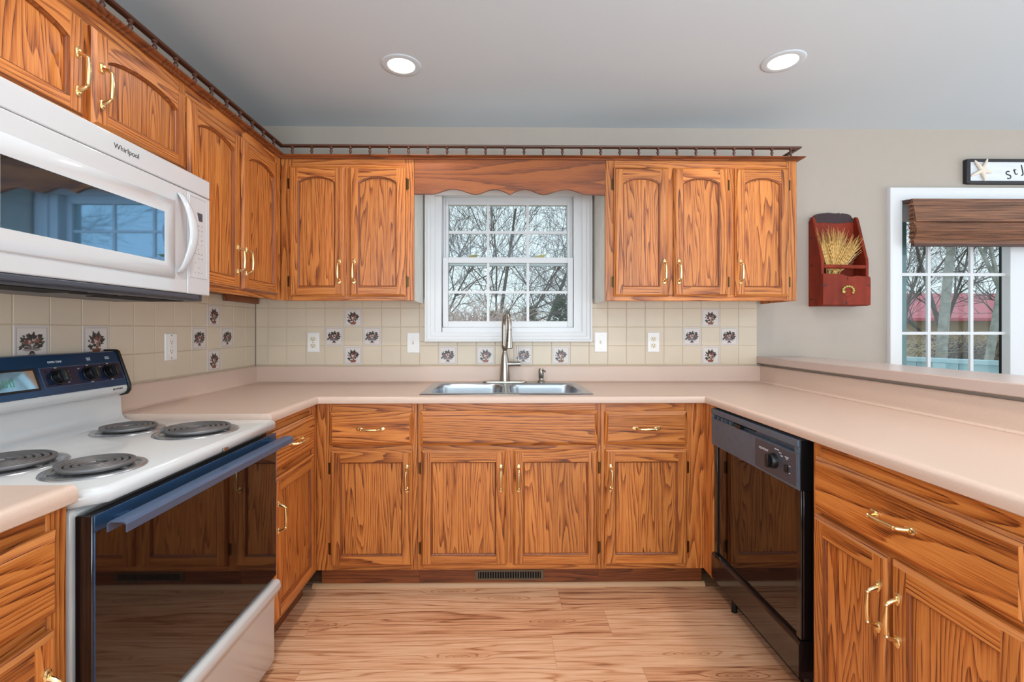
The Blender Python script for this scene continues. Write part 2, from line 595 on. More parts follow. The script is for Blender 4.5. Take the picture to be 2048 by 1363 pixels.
def sweep(mb, path, prof, mi=0, plane='xy', caps=True, close_path=False, flip=False):
    """carry a closed profile of (out, height) along a plan path"""
    def at(p, h):
        if plane == 'xy':
            return (p[0], p[1], h)
        if plane == 'xz':
            return (p[0], h, p[1])
    if close_path:
        n = len(path)
        rows = []
        for o, h in prof:
            pts = []
            for i in range(n):
                a, b, c = Vector(path[i - 1]), Vector(path[i]), Vector(path[(i + 1) % n])
                d1, d2 = (b - a).normalized(), (c - b).normalized()
                n1, n2 = Vector((d1.y, -d1.x)), Vector((d2.y, -d2.x))
                bb = n1 + n2
                q = b + bb * (2 * o / bb.length_squared)
                pts.append((q.x, q.y))
            rows.append([at(p, h) for p in pts])
        m = len(rows)
        ids = [[mb.vert(p) for p in r] for r in rows]
        for j in range(m):
            for i in range(n):
                a, b = ids[j], ids[(j + 1) % m]
                mb.face((a[i], a[(i + 1) % n], b[(i + 1) % n], b[i]), mi)
        return
    rows = [[at(p, h) for p in offset_path(path, o)] for o, h in prof]
    ids = [[mb.vert(p) for p in r] for r in rows]
    m, n = len(ids), len(path)
    for j in range(m):
        a, b = ids[j], ids[(j + 1) % m]
        for i in range(n - 1):
            mb.face((a[i], a[i + 1], b[i + 1], b[i]), mi)
    if caps:
        mb.face([r[0] for r in ids], mi)
        mb.face([r[-1] for r in ids][::-1], mi)


def tag(o, label=None, cat=None, group=None, kind=None):
    if label:
        o['label'] = label
    if cat:
        o['category'] = cat
    if group:
        o['group'] = group
    if kind:
        o['kind'] = kind
    return o


def thing(name, label, cat, loc=(0, 0, 0), rz=0.0, group=None):
    o = bpy.data.objects.new(name, None)
    o.empty_display_size = 0.05
    o.location = loc
    o.rotation_euler = (0, 0, rz)
    COL.objects.link(o)
    return tag(o, label, cat, group)


def struct(o):
    o['kind'] = 'structure'
    return o


def share(o, name, parent, loc=(0, 0, 0), rot=(0, 0, 0)):
    c = bpy.data.objects.new(name, o.data)
    c.location = loc
    c.rotation_euler = rot
    c.parent = parent
    COL.objects.link(c)
    return c


def lettering(txt, size, loc, rot, m, parent, name='lettering', extrude=0.0003, align='CENTER', sx=1.0):
    cu = bpy.data.curves.new(name, 'FONT')
    cu.body = txt
    cu.size = size
    cu.extrude = extrude
    cu.align_x = align
    cu.align_y = 'CENTER'
    t = bpy.data.objects.new('tmp_text', cu)
    COL.objects.link(t)
    dg = bpy.context.evaluated_depsgraph_get()
    me = bpy.data.meshes.new_from_object(t.evaluated_get(dg))
    bpy.data.objects.remove(t)
    bpy.data.curves.remove(cu)
    me.materials.clear()
    me.materials.append(m)
    o = bpy.data.objects.new(name, me)
    o.location = loc
    o.rotation_euler = rot
    o.scale = (sx, 1, 1)
    o.parent = parent
    COL.objects.link(o)
    return o


def arc(cx, cy, r, a0, a1, n):
    return [(cx + r * cos(radians(a0 + (a1 - a0) * i / n)), cy + r * sin(radians(a0 + (a1 - a0) * i / n))) for i in range(n + 1)]

# ================================================================== SETTING
YB, XL, XT = 2.70, -1.41, 1.502      # tile face of the back wall, of the left wall, right end of the tiling
CEIL = 2.39
WY = YB + 0.008                      # plaster face behind the tiles
WX = XL - 0.008
ROOM_R, ROOM_F = 5.0, -3.0

mb = MB()
mb.box(WX - 0.1, ROOM_R + 0.1, ROOM_F - 0.1, WY + 0.14, -0.12, 0.0)
struct(mb.build('floor', M_['floor']))
mb = MB()
mb.box(WX - 0.1, ROOM_R + 0.1, ROOM_F - 0.1, WY + 0.14, CEIL, CEIL + 0.12)
struct(mb.build('ceiling', M_['ceil']))

WIN = (-0.385, 0.485, 1.195, 2.03)   # kitchen window opening  x0 x1 z0 z1
PAT = (2.345, 4.15, 0.0, 1.99)       # patio door opening
mb = MB()
y0, y1 = WY, WY + 0.14
xs = [WX - 0.1, WIN[0], WIN[1], PAT[0], PAT[1], ROOM_R + 0.1]
mb.box(xs[0], xs[1], y0, y1, 0, CEIL)
mb.box(xs[1], xs[2], y0, y1, 0, WIN[2])
mb.box(xs[1], xs[2], y0, y1, WIN[3], CEIL)
mb.box(xs[2], xs[3], y0, y1, 0, CEIL)
mb.box(xs[3], xs[4], y0, y1, PAT[3], CEIL)
mb.box(xs[4], xs[5], y0, y1, 0, CEIL)
struct(mb.build('wall_back', M_['wall']))
mb = MB()
mb.box(WX - 0.1, WX, -0.8, WY, 0, CEIL)
mb.box(WX - 0.1, WX, ROOM_F, -2.7, 0, CEIL)
mb.box(WX - 0.1, WX, -2.7, -0.8, 0, 0.5)  # unseen window opening, added to brighten the left ceiling and right cabinets
mb.box(WX - 0.1, WX, -2.7, -0.8, 2.2, CEIL)
struct(mb.build('wall_left', M_['wall']))
mb = MB()
mb.box(ROOM_R, ROOM_R + 0.1, 2.1, WY, 0, CEIL)
mb.box(ROOM_R, ROOM_R + 0.1, ROOM_F, -1.5, 0, CEIL)
mb.box(ROOM_R, ROOM_R + 0.1, -1.5, 2.1, 0, 0.45)
mb.box(ROOM_R, ROOM_R + 0.1, -1.5, 2.1, 2.28, CEIL)
struct(mb.build('wall_right', M_['wall']))
mb = MB()
mb.box(WX - 0.1, -1.0, ROOM_F - 0.1, ROOM_F, 0, CEIL)
mb.box(3.4, ROOM_R + 0.1, ROOM_F - 0.1, ROOM_F, 0, CEIL)
mb.box(-1.0, 3.4, ROOM_F - 0.1, ROOM_F, 0, 0.3)
mb.box(-1.0, 3.4, ROOM_F - 0.1, ROOM_F, 2.3, CEIL)
struct(mb.build('wall_front', M_['wall']))
# low wall under the bar ledge
mb = MB()
mb.box(1.53, 1.67, -0.4, WY, 0, 1.016)
struct(mb.build('wall_bar', M_['wall']))

# ---- bar ledge
t = thing('bar_ledge', 'long taupe laminate bar ledge on the half wall behind the right worktop', 'ledge', (1.65, 1.2, 1.016))
mb = MB()
mb.box(1.499, 1.79, -0.4, WY - 0.001, 1.0165, 1.056)
mb.v = [(x - 1.65, y - 1.2, z - 1.016) for x, y, z in mb.v]
mb.build('ledge_top', M_['ledge_top'], t, 0.004)

# ---- tiled backsplash
TP = 0.1094
GX0, GZ0 = -1.342, 1.009


def tile_cells(u0, u1, z1, first, skip=None):
    """cells of the tile grid between u0 and u1, from the worktop up to z1"""
    out = []
    k = math.floor((u0 - first) / TP)
    while first + k * TP < u1 - 1e-4:
        a, b = max(first + k * TP, u0), min(first + (k + 1) * TP, u1)
        for r in range(4):
            c, d = GZ0 + r * TP, min(GZ0 + (r + 1) * TP, z1)
            if d - c > 0.006 and b - a > 0.006:
                out.append((k, r, a, b, c, d))
        k += 1
    return out


def motif(kind):
    """printed fruit arrangement on a tile, drawn around (0,0) in the xz plane, about 76 mm wide"""
    m = MB()
    rnd = random.Random(3 if kind == 'urn' else 11)
    lay = [0.0]

    def leaf(x, z, a, l, w, mi):
        lay[0] += 0.000012
        d = Vector((cos(a), sin(a)))
        p = Vector((-d.y, d.x))
        b = Vector((x, z))
        pts = [b, b + d * l * 0.35 + p * w, b + d * l * 0.7 + p * w * 0.7, b + d * l, b + d * l * 0.7 - p * w * 0.7, b + d * l * 0.35 - p * w]
        m.poly([(q.x, -lay[0], q.y) for q in pts], mi)

    def disc(x, z, r, mi, n=9):
        lay[0] += 0.000012
        m.poly([(x + r * cos(2 * pi * k / n), -lay[0], z + r * sin(2 * pi * k / n)) for k in range(n)], mi)
    # border lines: fine double frame
    for q in (0.0475, 0.0445):
        for s in (-1, 1):
            for (x0, x1, z0, z1) in ((-q, q, s * q - 0.0004, s * q + 0.0004), (s * q - 0.0004, s * q + 0.0004, -q, q)):
                m.poly([(x0, -lay[0], z0), (x1, -lay[0], z0), (x1, -lay[0], z1), (x0, -lay[0], z1)], 3)
    if kind == 'urn':
        for s in (-1, 1):                               # scalloped bowl
            for k in range(5):
                leaf(0, -0.022, pi / 2 + s * (0.45 + 0.27 * k), 0.030, 0.0042, 0 if k % 2 else 3)
        leaf(0, -0.024, -pi / 2 - 0.5, 0.013, 0.004, 0)
        leaf(0, -0.024, -pi / 2 + 0.5, 0.013, 0.004, 0)
        m.poly([(-0.014, -0.0001, -0.038), (0.014, -0.0001, -0.038), (0.004, -0.0001, -0.024), (-0.004, -0.0001, -0.024)], 3)
        for k in range(56):
            a = pi * (-0.12 + 1.24 * k / 55)
            r = 0.010 + 0.018 * rnd.random()
            leaf(r * cos(a) * 1.15, -0.004 + r * sin(a), a + rnd.uniform(-0.5, 0.5), rnd.uniform(0.009, 0.016), 0.0034, rnd.choice((0, 0, 1)))
        for k in range(14):
            a = rnd.uniform(0.1, pi - 0.1)
            r = 0.004 + 0.02 * rnd.random()
            disc(r * cos(a) * 1.2, -0.004 + r * sin(a) * 0.8, rnd.uniform(0.0024, 0.0042), rnd.choice((0, 0, 2, 4)))
        disc(0.015, 0.006, 0.0068, 4)
        disc(0.015, 0.006, 0.0045, 2)
        disc(-0.016, 0.002, 0.0055, 2)
        leaf(0.004, 0.016, pi / 2, 0.018, 0.0036, 0)
        leaf(-0.007, 0.014, pi / 2 + 0.15, 0.014, 0.004, 0)
    else:
        m.poly([(-0.013, -0.0001, -0.040), (0.013, -0.0001, -0.040), (0.019, -0.0001, -0.026), (-0.019, -0.0001, -0.026)], 5)
        for k in range(70):
            a = rnd.uniform(-0.25 * pi, 1.25 * pi)
            r = 0.006 + 0.020 * rnd.random()
            leaf(r * cos(a), -0.006 + r * sin(a), a + rnd.uniform(-0.4, 0.4), rnd.uniform(0.009, 0.016), 0.0034, rnd.choice((0, 0, 0, 1)))
        leaf(-0.004, 0.012, pi / 2 + 0.45, 0.026, 0.0045, 0)
        leaf(0.002, 0.012, pi / 2 - 0.35, 0.026, 0.0045, 0)
        for x, z, r, mi in ((-0.001, 0.008, 0.0068, 2), (0.004, -0.009, 0.0062, 4), (-0.007, -0.015, 0.0052, 0), (0.010, 0.000, 0.005, 4), (0.003, -0.021, 0.006, 5), (-0.011, -0.004, 0.0045, 2), (0.014, 0.011, 0.004, 2)):
            disc(x, z, r, mi)
    return m.build('printed_motif', [M_[k] for k in ('pr_dark', 'pr_green', 'pr_red', 'pr_line', 'pr_tan', 'pr_basket')], fix=False)


def tile_piece(m, a, b, c, d, th=0.008, g=0.0017, ch=0.0014):
    """one cushion-edged tile standing on y=0 plane, front at y=-th+... (front is -y)"""
    a, b, c, d = a + g, b - g, c + g, d - g
    lo = lambda e, y: [(a + e, y, c + e), (b - e, y, c + e), (b - e, y, d - e), (a + e, y, d - e)]
    m.loft([lo(0, th - 0.0005), lo(0, ch), lo(ch, 0)], 0, True, False, True)


MOT = {}


def deco(root, kind, a, b, c, d, label):
    """decorated tile as a part with its print; drawn in the wall's own frame"""
    m = MB()
    w2, h2 = (b - a) / 2, (d - c) / 2
    tile_piece(m, -w2, w2, -h2, h2)
    o = m.build('decorative_tile', M_['tile_w'], root)
    o.location = ((a + b) / 2, 0, (c + d) / 2)
    o['label'] = label
    if kind not in MOT:
        p = motif(kind)
        p.parent = o
        p.location = (0, -0.0004, 0)
        MOT[kind] = p
    else:
        share(MOT[kind], 'printed_motif', o, (0, -0.0004, 0))
    return o


# back wall tiling (local frame = world frame shifted to y = YB)
tb = thing('tile_backsplash', 'cream square-tile backsplash on the back wall with printed fruit tiles', 'backsplash', (0, YB, GZ0))
m = MB()
decos = {}
for k, r, kind in ((4, 2, 'basket'), (4, 0, 'basket'), (3, 1, 'urn'), (5, 1, 'urn'), (9, 0, 'urn'), (11, 0, 'basket'), (13, 0, 'urn'), (15, 0, 'basket'),
                   (23, 2, 'basket'), (23, 0, 'basket'), (22, 1, 'urn'), (24, 1, 'urn')):
    decos[(k, r)] = kind
CAS = (-0.431, 0.531, 1.143)      # outside of the window casing
for k, r, a, b, c, d in tile_cells(-1.409, XT, 1.392, GX0):
    if (k, r) in decos:
        kind = decos[(k, r)]
        where = 'under the window' if 8 < k < 17 else ('left of the window' if k < 9 else 'right of the window')
        deco(tb, kind, a, b, c - GZ0, d - GZ0, 'white tile printed with a %s of fruit %s' % (kind, where))
        continue
    pieces = [(a, b, c, d)]
    if d > CAS[2] and b > CAS[0] and a < CAS[1]:        # cut around the casing
        pieces = []
        if c < CAS[2]:
            pieces.append((a, b, c, CAS[2]))
        if a < CAS[0]:
            pieces.append((a, CAS[0], max(c, CAS[2] if c < CAS[2] else c), d))
        if b > CAS[1]:
            pieces.append((CAS[1], b, max(c, CAS[2] if c < CAS[2] else c), d))
    for q in pieces:
        if q[1] - q[0] > 0.006 and q[3] - q[2] > 0.006:
            tile_piece(m, q[0], q[1], q[2] - GZ0, q[3] - GZ0)
m.build('plain_tiles', M_['tile'], tb)
m = MB()
gz = CAS[2] - GZ0
m.box(-1.409, XT, 0.0018, 0.0075, 0.914 - GZ0, gz)
m.box(-1.409, CAS[0], 0.0018, 0.0075, gz, 1.393 - GZ0)
m.box(CAS[1], XT, 0.0018, 0.0075, gz, 1.393 - GZ0)
m.build('grout', M_['grout'], tb)

# left wall tiling: local x runs along world +Y, front faces +X
tl = thing('tile_backsplash', 'cream square-tile backsplash on the left wall behind the range and corner worktop', 'backsplash', (XL, 0, GZ0), pi / 2)
LF = 2.7 - 12 * 0.1115
decl = {}
TPB = TP
TP = 0.1115
for k, r, kind in ((8, 2, 'basket'), (8, 0, 'basket'), (7, 1, 'urn'), (9, 1, 'urn'), (0, 1, 'urn'), (2, 1, 'basket')):
    decl[(k, r)] = kind
m = MB()
for k, r, a, b, c, d in tile_cells(0.25, 2.699, 1.390, LF):
    c, d = GZ0 + r * TPB, min(GZ0 + (r + 1) * TPB, 1.390)
    if (k, r) in decl:
        deco(tl, decl[(k, r)], a, b, c - GZ0, d - GZ0, 'white tile printed with a %s of fruit %s' % (decl[(k, r)], 'behind the range' if k < 5 else 'near the corner'))
    else:
        tile_piece(m, a, b, c - GZ0, d - GZ0)
m.build('plain_tiles', M_['tile'], tl)
m = MB()
m.box(0.25, 2.699, 0.0018, 0.0075, 0.92 - GZ0, 1.391 - GZ0)
m.build('grout', M_['grout'], tl)
TP = TPB

# ---- kitchen window -------------------------------------------------------
w = bpy.data.objects.new('window_1', None)
COL.objects.link(w)
w.location = (0.05, WY, 1.2)
struct(w)
w['label'] = 'white double-hung window over the sink with grid muntins'


def wbuild(m, name, mt, par, bevel=0.0, off=(0.05, WY, 1.2)):
    m.v = [(x - off[0], y - off[1], z - off[2]) for x, y, z in m.v]
    return m.build(name, mt, par, bevel)


# casing (stepped colonial profile), sits on the wall face
m = MB()
ci = (-0.377, 0.477, 1.199, 1.99)
path = [(ci[0], ci[2]), (ci[0], ci[3]), (ci[1], ci[3]), (ci[1], ci[2])]     # out is to the left of travel -> use negative
prof = [(0.0, WY), (0.0, WY - 0.016), (-0.005, WY - 0.018), (-0.022, WY - 0.020), (-0.026, WY - 0.024), (-0.040, WY - 0.026), (-0.048, WY - 0.034), (-0.055, WY - 0.034), (-0.056, WY - 0.030), (-0.056, WY)]
sweep(m, path, prof, plane='xz', close_path=True)
wbuild(m, 'casing', M_['white'], w)
# jamb liner and outer frame
m = MB()
jd = WY + 0.13
for x0, x1, z0, z1 in ((WIN[0], -0.337, WIN[2], WIN[3]), (0.431, WIN[1], WIN[2], WIN[3]), (-0.337, 0.431, WIN[2], 1.226), (-0.337, 0.431, 1.996, WIN[3])):
    m.box(x0, x1, WY - 0.004, jd, z0, z1)
m.box(-0.337, -0.322, WY + 0.05, jd, 1.226, 1.996)
m.box(0.416, 0.431, WY + 0.05, jd, 1.226, 1.996)
m.box(-0.322, 0.416, WY + 0.05, jd, 1.975, 1.996)
wbuild(m, 'frame', M_['vinyl'], w, 0.002)


def sash(name, x0, x1, z0, z1, y, rail_b, rail_t, st, cols, rows, th=0.034):
    m = MB()
    m.box(x0, x0 + st, y, y + th, z0, z1)
    m.box(x1 - st, x1, y, y + th, z0, z1)
    m.box(x0 + st, x1 - st, y, y + th, z0, z0 + rail_b)
    m.box(x0 + st, x1 - st, y, y + th, z1 - rail_t, z1)
    o = wbuild(m, name, M_['vinyl'], w, 0.002)
    m = MB()
    gx0, gx1, gz0, gz1 = x0 + st, x1 - st, z0 + rail_b, z1 - rail_t
    for k in range(1, cols):
        xx = gx0 + (gx1 - gx0) * k / cols
        m.box(xx - 0.0075, xx + 0.0075, y + 0.010, y + 0.024, gz0, gz1)
    for k in range(1, rows):
        zz = gz0 + (gz1 - gz0) * k / rows
        m.box(gx0, gx1, y + 0.0105, y + 0.0235, zz - 0.0075, zz + 0.0075)
    wbuild(m, 'muntins', M_['vinyl'], o)
    m = MB()
    m.box(gx0, gx1, y + 0.0155, y + 0.0185, gz0, gz1)
    g = wbuild(m, 'pane', M_['glass'], o)
    return o


sash('lower_sash', -0.335, 0.429, 1.228, 1.634, WY + 0.012, 0.034, 0.032, 0.032, 3, 2)
sash('upper_sash', -0.322, 0.416, 1.594, 1.976, WY + 0.052, 0.036, 0.024, 0.016, 3, 2)
for xx in (-0.155, 0.24):
    m = MB()
    m.cyl((xx, WY + 0.03, 1.634), (xx, WY + 0.03, 1.642), 0.014)
    m.box(xx - 0.03, xx + 0.02, WY + 0.022, WY + 0.036, 1.640, 1.648)
    m.box(xx - 0.012, xx + 0.03, WY + 0.018, WY + 0.030, 1.646, 1.651)
    wbuild(m, 'sash_lock', M_['leaf_y'], w, 0.001)

# ---- patio door -------------------------------------------------------------
d1 = bpy.data.objects.new('door_1', None)
COL.objects.link(d1)
d1.location = (3.2, WY, 0)
struct(d1)
d1['label'] = 'white framed glass patio door with grid muntins at the right'
off = (3.2, WY, 0)
m = MB()
prof = [(0.0, WY), (0.0, WY - 0.012), (-0.01, WY - 0.014), (-0.03, WY - 0.016), (-0.045, WY - 0.020), (-0.062, WY - 0.026), (-0.070, WY - 0.026), (-0.072, WY - 0.022), (-0.072, WY)]
sweep(m, [(PAT[0], 0.0), (PAT[0], PAT[3] - 0.02), (PAT[1], PAT[3] - 0.02), (PAT[1], 0.0)], prof, plane='xz')
wbuild(m, 'casing', M_['white'], d1, off=off)
m = MB()
m.box(PAT[0], PAT[0] + 0.018, WY - 0.002, WY + 0.138, 0, PAT[3])
m.box(PAT[1] - 0.018, PAT[1], WY - 0.002, WY + 0.138, 0, PAT[3])
m.box(PAT[0] + 0.018, PAT[1] - 0.018, WY - 0.002, WY + 0.138, PAT[3] - 0.02, PAT[3])
m.box(PAT[0] + 0.018, PAT[1] - 0.018, WY + 0.02, WY + 0.138, 0, 0.03)
wbuild(m, 'door_frame', M_['vinyl'], d1, 0.002, off)
py = WY + 0.052
m = MB()
m.box(3.047, 3.22, py - 0.02, py + 0.03, 0.03, 1.97)       # meeting stile of the fixed panel
m.box(4.02, 4.13, py - 0.02, py + 0.03, 0.03, 1.97)
m.box(3.22, 4.02, py - 0.02, py + 0.03, 0.03, 0.14)
m.box(3.22, 4.02, py - 0.02, py + 0.03, 1.87, 1.97)
wbuild(m, 'fixed_panel', M_['vinyl'], d1, 0.003, off)
m = MB()
m.box(2.365, 2.395, py + 0.03, py + 0.06, 0.03, 1.97)
m.box(3.078, 3.10, py + 0.03, py + 0.06, 0.03, 1.97)
m.box(2.395, 3.078, py + 0.03, py + 0.06, 0.03, 0.14)
m.box(2.395, 3.078, py + 0.03, py + 0.06, 1.87, 1.97)
sl = wbuild(m, 'sliding_panel', M_['vinyl'], d1, 0.002, off)
m = MB()
for xx in (2.583, 2.843):
    m.box(xx - 0.009, xx + 0.009, py + 0.008, py + 0.022, 0.14, 1.87)
for zz in (0.497, 0.844, 1.191, 1.544):
    m.box(2.395, 3.10, py + 0.0085, py + 0.0215, zz - 0.009, zz + 0.009)
wbuild(m, 'muntins', M_['vinyl'], sl, off=off)
m = MB()
m.box(2.395, 3.078, py + 0.043, py + 0.047, 0.14, 1.87)
m.box(3.22, 4.02, py, py + 0.004, 0.14, 1.87)
wbuild(m, 'pane', M_['glass'], sl, off=off)
m = MB()
m.box(2.452, 2.505, py + 0.075, py + 0.10, 0.03, 1.97)
wbuild(m, 'screen_frame', M_['sgreen'], d1, 0.002, off)
m = MB()
m.box(3.066, 3.0775, py + 0.031, py + 0.062, 0.14, 1.87)
wbuild(m, 'weather_seal', M_['black'], d1, 0.0, off)

# ---- toe moulding along the sink cabinets
m = MB()
prof = [(0.0, 0.0), (0.014, 0.0)] + [(0.014 * cos(a), 0.020 * sin(a)) for a in (0.3, 0.6, 0.9, 1.2)] + [(0.0, 0.020)]
sweep(m, [(-0.88, 2.2), (0.97, 2.2)], prof)
struct(m.build('trim_1', M_['qround']))

# ================================================================== CABINETS
# every cabinet is drawn facing -y: x = width, y = depth behind the face frame (doors stand 20 mm proud at negative y)

def pull_mesh():
    """brass bow pull, 128 mm long, lying along z, standing off towards -y"""
    m = MB()
    # grip
    zs = [(-0.040, 0.0045), (-0.037, 0.0062), (-0.034, 0.0045), (-0.028, 0.0050), (-0.012, 0.0060), (0.0, 0.0063), (0.012, 0.0060), (0.028, 0.0050), (0.034, 0.0045), (0.037, 0.0062), (0.040, 0.0045)]
    m.tube([(0, -0.027 - 0.002 * cos(z / 0.04 * pi / 2), z) for z, r in zs], [r for z, r in zs], 12)
    for s in (1, -1):
        m.tube([(0, -0.026, s * 0.036), (0, -0.022, s * 0.0415), (0, -0.012, s * 0.0455), (0, -0.004, s * 0.0475)], [0.0042, 0.0048, 0.0052, 0.0062], 10)
        # leaf shaped foot
        pts = [(0.0095 * sin(a) * (1.0 if cos(a) > 0 else 0.85), s * (0.050 + 0.0155 * cos(a))) for a in [2 * pi * k / 16 for k in range(16)]]
        lo = [[(x * q, y, s * 0.050 + (z - s * 0.050) * q) for x, z in pts] for q, y in ((1.0, 0.0), (1.0, -0.003), (0.72, -0.0055))]
        m.loft(lo)
        m.lathe([(0.0030, -0.0072), (0.0030, -0.0052)], (0, 0, s * 0.0545), 10, 0, 'y')
    return m


_pull = pull_mesh().build('pull_proto', M_['brass'])
PULL = _pull.data
bpy.data.objects.remove(_pull)


def hinge_mesh():
    m = MB()
    m.cyl((0, -0.004, -0.027), (0, -0.004, 0.027), 0.0042, n=10)
    m.cyl((0, -0.004, -0.031), (0, -0.004, -0.027), 0.0028, n=8)
    m.cyl((0, -0.004, 0.027), (0, -0.004, 0.031), 0.0028, n=8)
    m.box(-0.0005, 0.0125, -0.0025, -0.0002, -0.026, 0.026)
    for z in (-0.017, 0.017):
        m.lathe([(0.003, -0.0035), (0.003, -0.002)], (0.008, 0, z), 8, 0, 'y')
    return m


_h = hinge_mesh().build('hinge_proto', M_['bronze'])
HINGE = _h.data
bpy.data.objects.remove(_h)


def put(data, name, parent, loc, rot=(0, 0, 0)):
    o = bpy.data.objects.new(name, data)
    o.location = loc
    o.rotation_euler = rot
    o.parent = parent
    COL.objects.link(o)
    return o


def door(root, x0, x1, z0, z1, arch=False, pull=None, hinge=None, pz=None, zb=0.0, label=None, st=0.045, rt=0.053, rb=0.047):
    """overlay door with a chamfered edge and a recessed (arched) panel. pull: 'l'/'r' side, hinge: side"""
    m = MB()
    T, CH, CZ = 0.020, 0.010, 0.009
    z0, z1 = z0 - zb, z1 - zb
    ox0, ox1, oz0, oz1 = x0 + CH, x1 - CH, z0 + CH, z1 - CH
    a0, a1, b0 = x0 + st, x1 - st, z0 + rb
    NA = 14
    if arch:
        top, rise = z1 - rt, 0.030
        ztop = [(a0 + (a1 - a0) * i / NA, top - rise + rise * (1 - ((2 * i / NA) - 1) ** 2) ** 0.75 if 0 < i < NA else top - rise) for i in range(NA + 1)]
    else:
        ztop = [(a0 + (a1 - a0) * i / NA, z1 - rt) for i in range(NA + 1)]
    V, H, D = 0, 1, 0
    yf, yc = -T, -T + CZ
    # edges of the slab
    m.poly([(x0, 0, z0), (x0, 0, z1), (x0, yc, z1), (x0, yc, z0)], V)
    m.poly([(x1, 0, z0), (x1, yc, z0), (x1, yc, z1), (x1, 0, z1)], V)
    m.poly([(x0, 0, z0), (x0, yc, z0), (x1, yc, z0), (x1, 0, z0)], H)
    m.poly([(x0, 0, z1), (x1, 0, z1), (x1, yc, z1), (x0, yc, z1)], H)
    m.poly([(x0, 0, z0), (x1, 0, z0), (x1, 0, z1), (x0, 0, z1)], V)
    # chamfers
    m.poly([(x0, yc, z0), (x0, yc, z1), (ox0, yf, oz1), (ox0, yf, oz0)], V)
    m.poly([(x1, yc, z0), (ox1, yf, oz0), (ox1, yf, oz1), (x1, yc, z1)], V)
    m.poly([(x0, yc, z0), (ox0, yf, oz0), (ox1, yf, oz0), (x1, yc, z0)], H)
    m.poly([(x0, yc, z1), (x1, yc, z1), (ox1, yf, oz1), (ox0, yf, oz1)], H)
    # stiles and rails
    m.poly([(ox0, yf, oz0), (ox0, yf, oz1), (a0, yf, oz1), (a0, yf, ztop[0][1]), (a0, yf, b0), (a0, yf, oz0)], V)
    m.poly([(ox1, yf, oz0), (a1, yf, oz0), (a1, yf, b0), (a1, yf, ztop[-1][1]), (a1, yf, oz1), (ox1, yf, oz1)], V)
    m.poly([(a0, yf, oz0), (a0, yf, b0), (a1, yf, b0), (a1, yf, oz0)], H)
    for p, q in zip(ztop, ztop[1:]):
        m.poly([(p[0], yf, p[1]), (p[0], yf, oz1), (q[0], yf, oz1), (q[0], yf, q[1])], H)
    # bead: rounded step down to the panel
    loop = [(a0, b0), (a1, b0)] + [(p[0], p[1]) for p in ztop[::-1]]
    cx_, cz_ = (a0 + a1) / 2, (b0 + ztop[0][1]) / 2
    n = len(loop)
    norm = []
    for i in range(n):
        pa, pb, pc = Vector(loop[i - 1]), Vector(loop[i]), Vector(loop[(i + 1) % n])
        d1_, d2_ = (pb - pa).normalized(), (pc - pb).normalized()
        nn = Vector((-d1_.y, d1_.x)) + Vector((-d2_.y, d2_.x))
        norm.append(nn * (2 / max(nn.length_squared, 0.5)))
    rows = []
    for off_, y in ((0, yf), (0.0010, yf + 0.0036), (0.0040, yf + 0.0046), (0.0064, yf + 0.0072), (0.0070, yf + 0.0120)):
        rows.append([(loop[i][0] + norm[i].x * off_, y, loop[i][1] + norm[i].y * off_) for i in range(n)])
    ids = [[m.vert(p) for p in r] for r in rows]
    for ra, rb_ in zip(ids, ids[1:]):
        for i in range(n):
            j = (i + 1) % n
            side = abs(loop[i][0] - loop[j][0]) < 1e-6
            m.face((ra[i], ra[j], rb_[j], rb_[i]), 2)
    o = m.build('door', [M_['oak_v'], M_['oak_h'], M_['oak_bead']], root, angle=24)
    if label:
        o['label'] = label
    m = MB()
    yp = yf + 0.0115
    pl = [(loop[i][0] + norm[i].x * 0.0066, yp, loop[i][1] + norm[i].y * 0.0066) for i in range(n)]
    m.poly(pl)
    m.build('door_panel', M_['oak_p'], o)
    if pull:
        px = x0 + 0.024 if pull == 'l' else x1 - 0.024
        put(PULL, 'handle', o, (px, yf, pz - zb))
    if hinge:
        for hz in (z0 + 0.075, z1 - 0.085):
            put(HINGE, 'hinge', o, (x0 - 0.001 if hinge == 'l' else x1 + 0.001, 0, hz), (0, 0 if hinge == 'r' else pi, 0))
    return o


def drawer(root, x0, x1, z0, z1, pull=True, zb=0.0, name='drawer', label=None):
    m = MB()
    z0, z1 = z0 - zb, z1 - zb
    T, CH, CZ = 0.020, 0.015, 0.012
    lo = lambda e, y: [(x0 + e, y, z0 + e), (x1 - e, y, z0 + e), (x1 - e, y, z1 - e), (x0 + e, y, z1 - e)]
    R = [lo(0, 0), lo(0, -T + CZ), lo(CH, -T + 0.0006), lo(CH, -T)]
    m.poly(R[0])
    m.poly(R[3])
    for p, q in zip(R, R[1:]):
        for k in range(4):
            n_ = (k + 1) % 4
            m.poly([p[k], p[n_], q[n_], q[k]], 1 if k in (1, 3) else 0)
    o = m.build(name, [M_['oak_h'], M_['oak_v']], root)
    if label:
        o['label'] = label
    if pull:
        put(PULL, 'handle', o, ((x0 + x1) / 2, -T, (z0 + z1) / 2), (0, pi / 2, 0))
    return o


def frame(root, stiles, rails, zb=0.0, th=0.019):
    """face frame: stiles (x0,x1,z0,z1) and rails (x0,x1,z0,z1)"""
    m = MB()
    for x0, x1, z0, z1 in stiles:
        m.box(x0, x1, 0, th, z0 - zb, z1 - zb, 0)
    for x0, x1, z0, z1 in rails:
        m.box(x0, x1, 0.0003, th, z0 - zb, z1 - zb, 1)
    return m.build('face_frame', [M_['oak_v'], M_['oak_h']], root, 0.0012, 1)


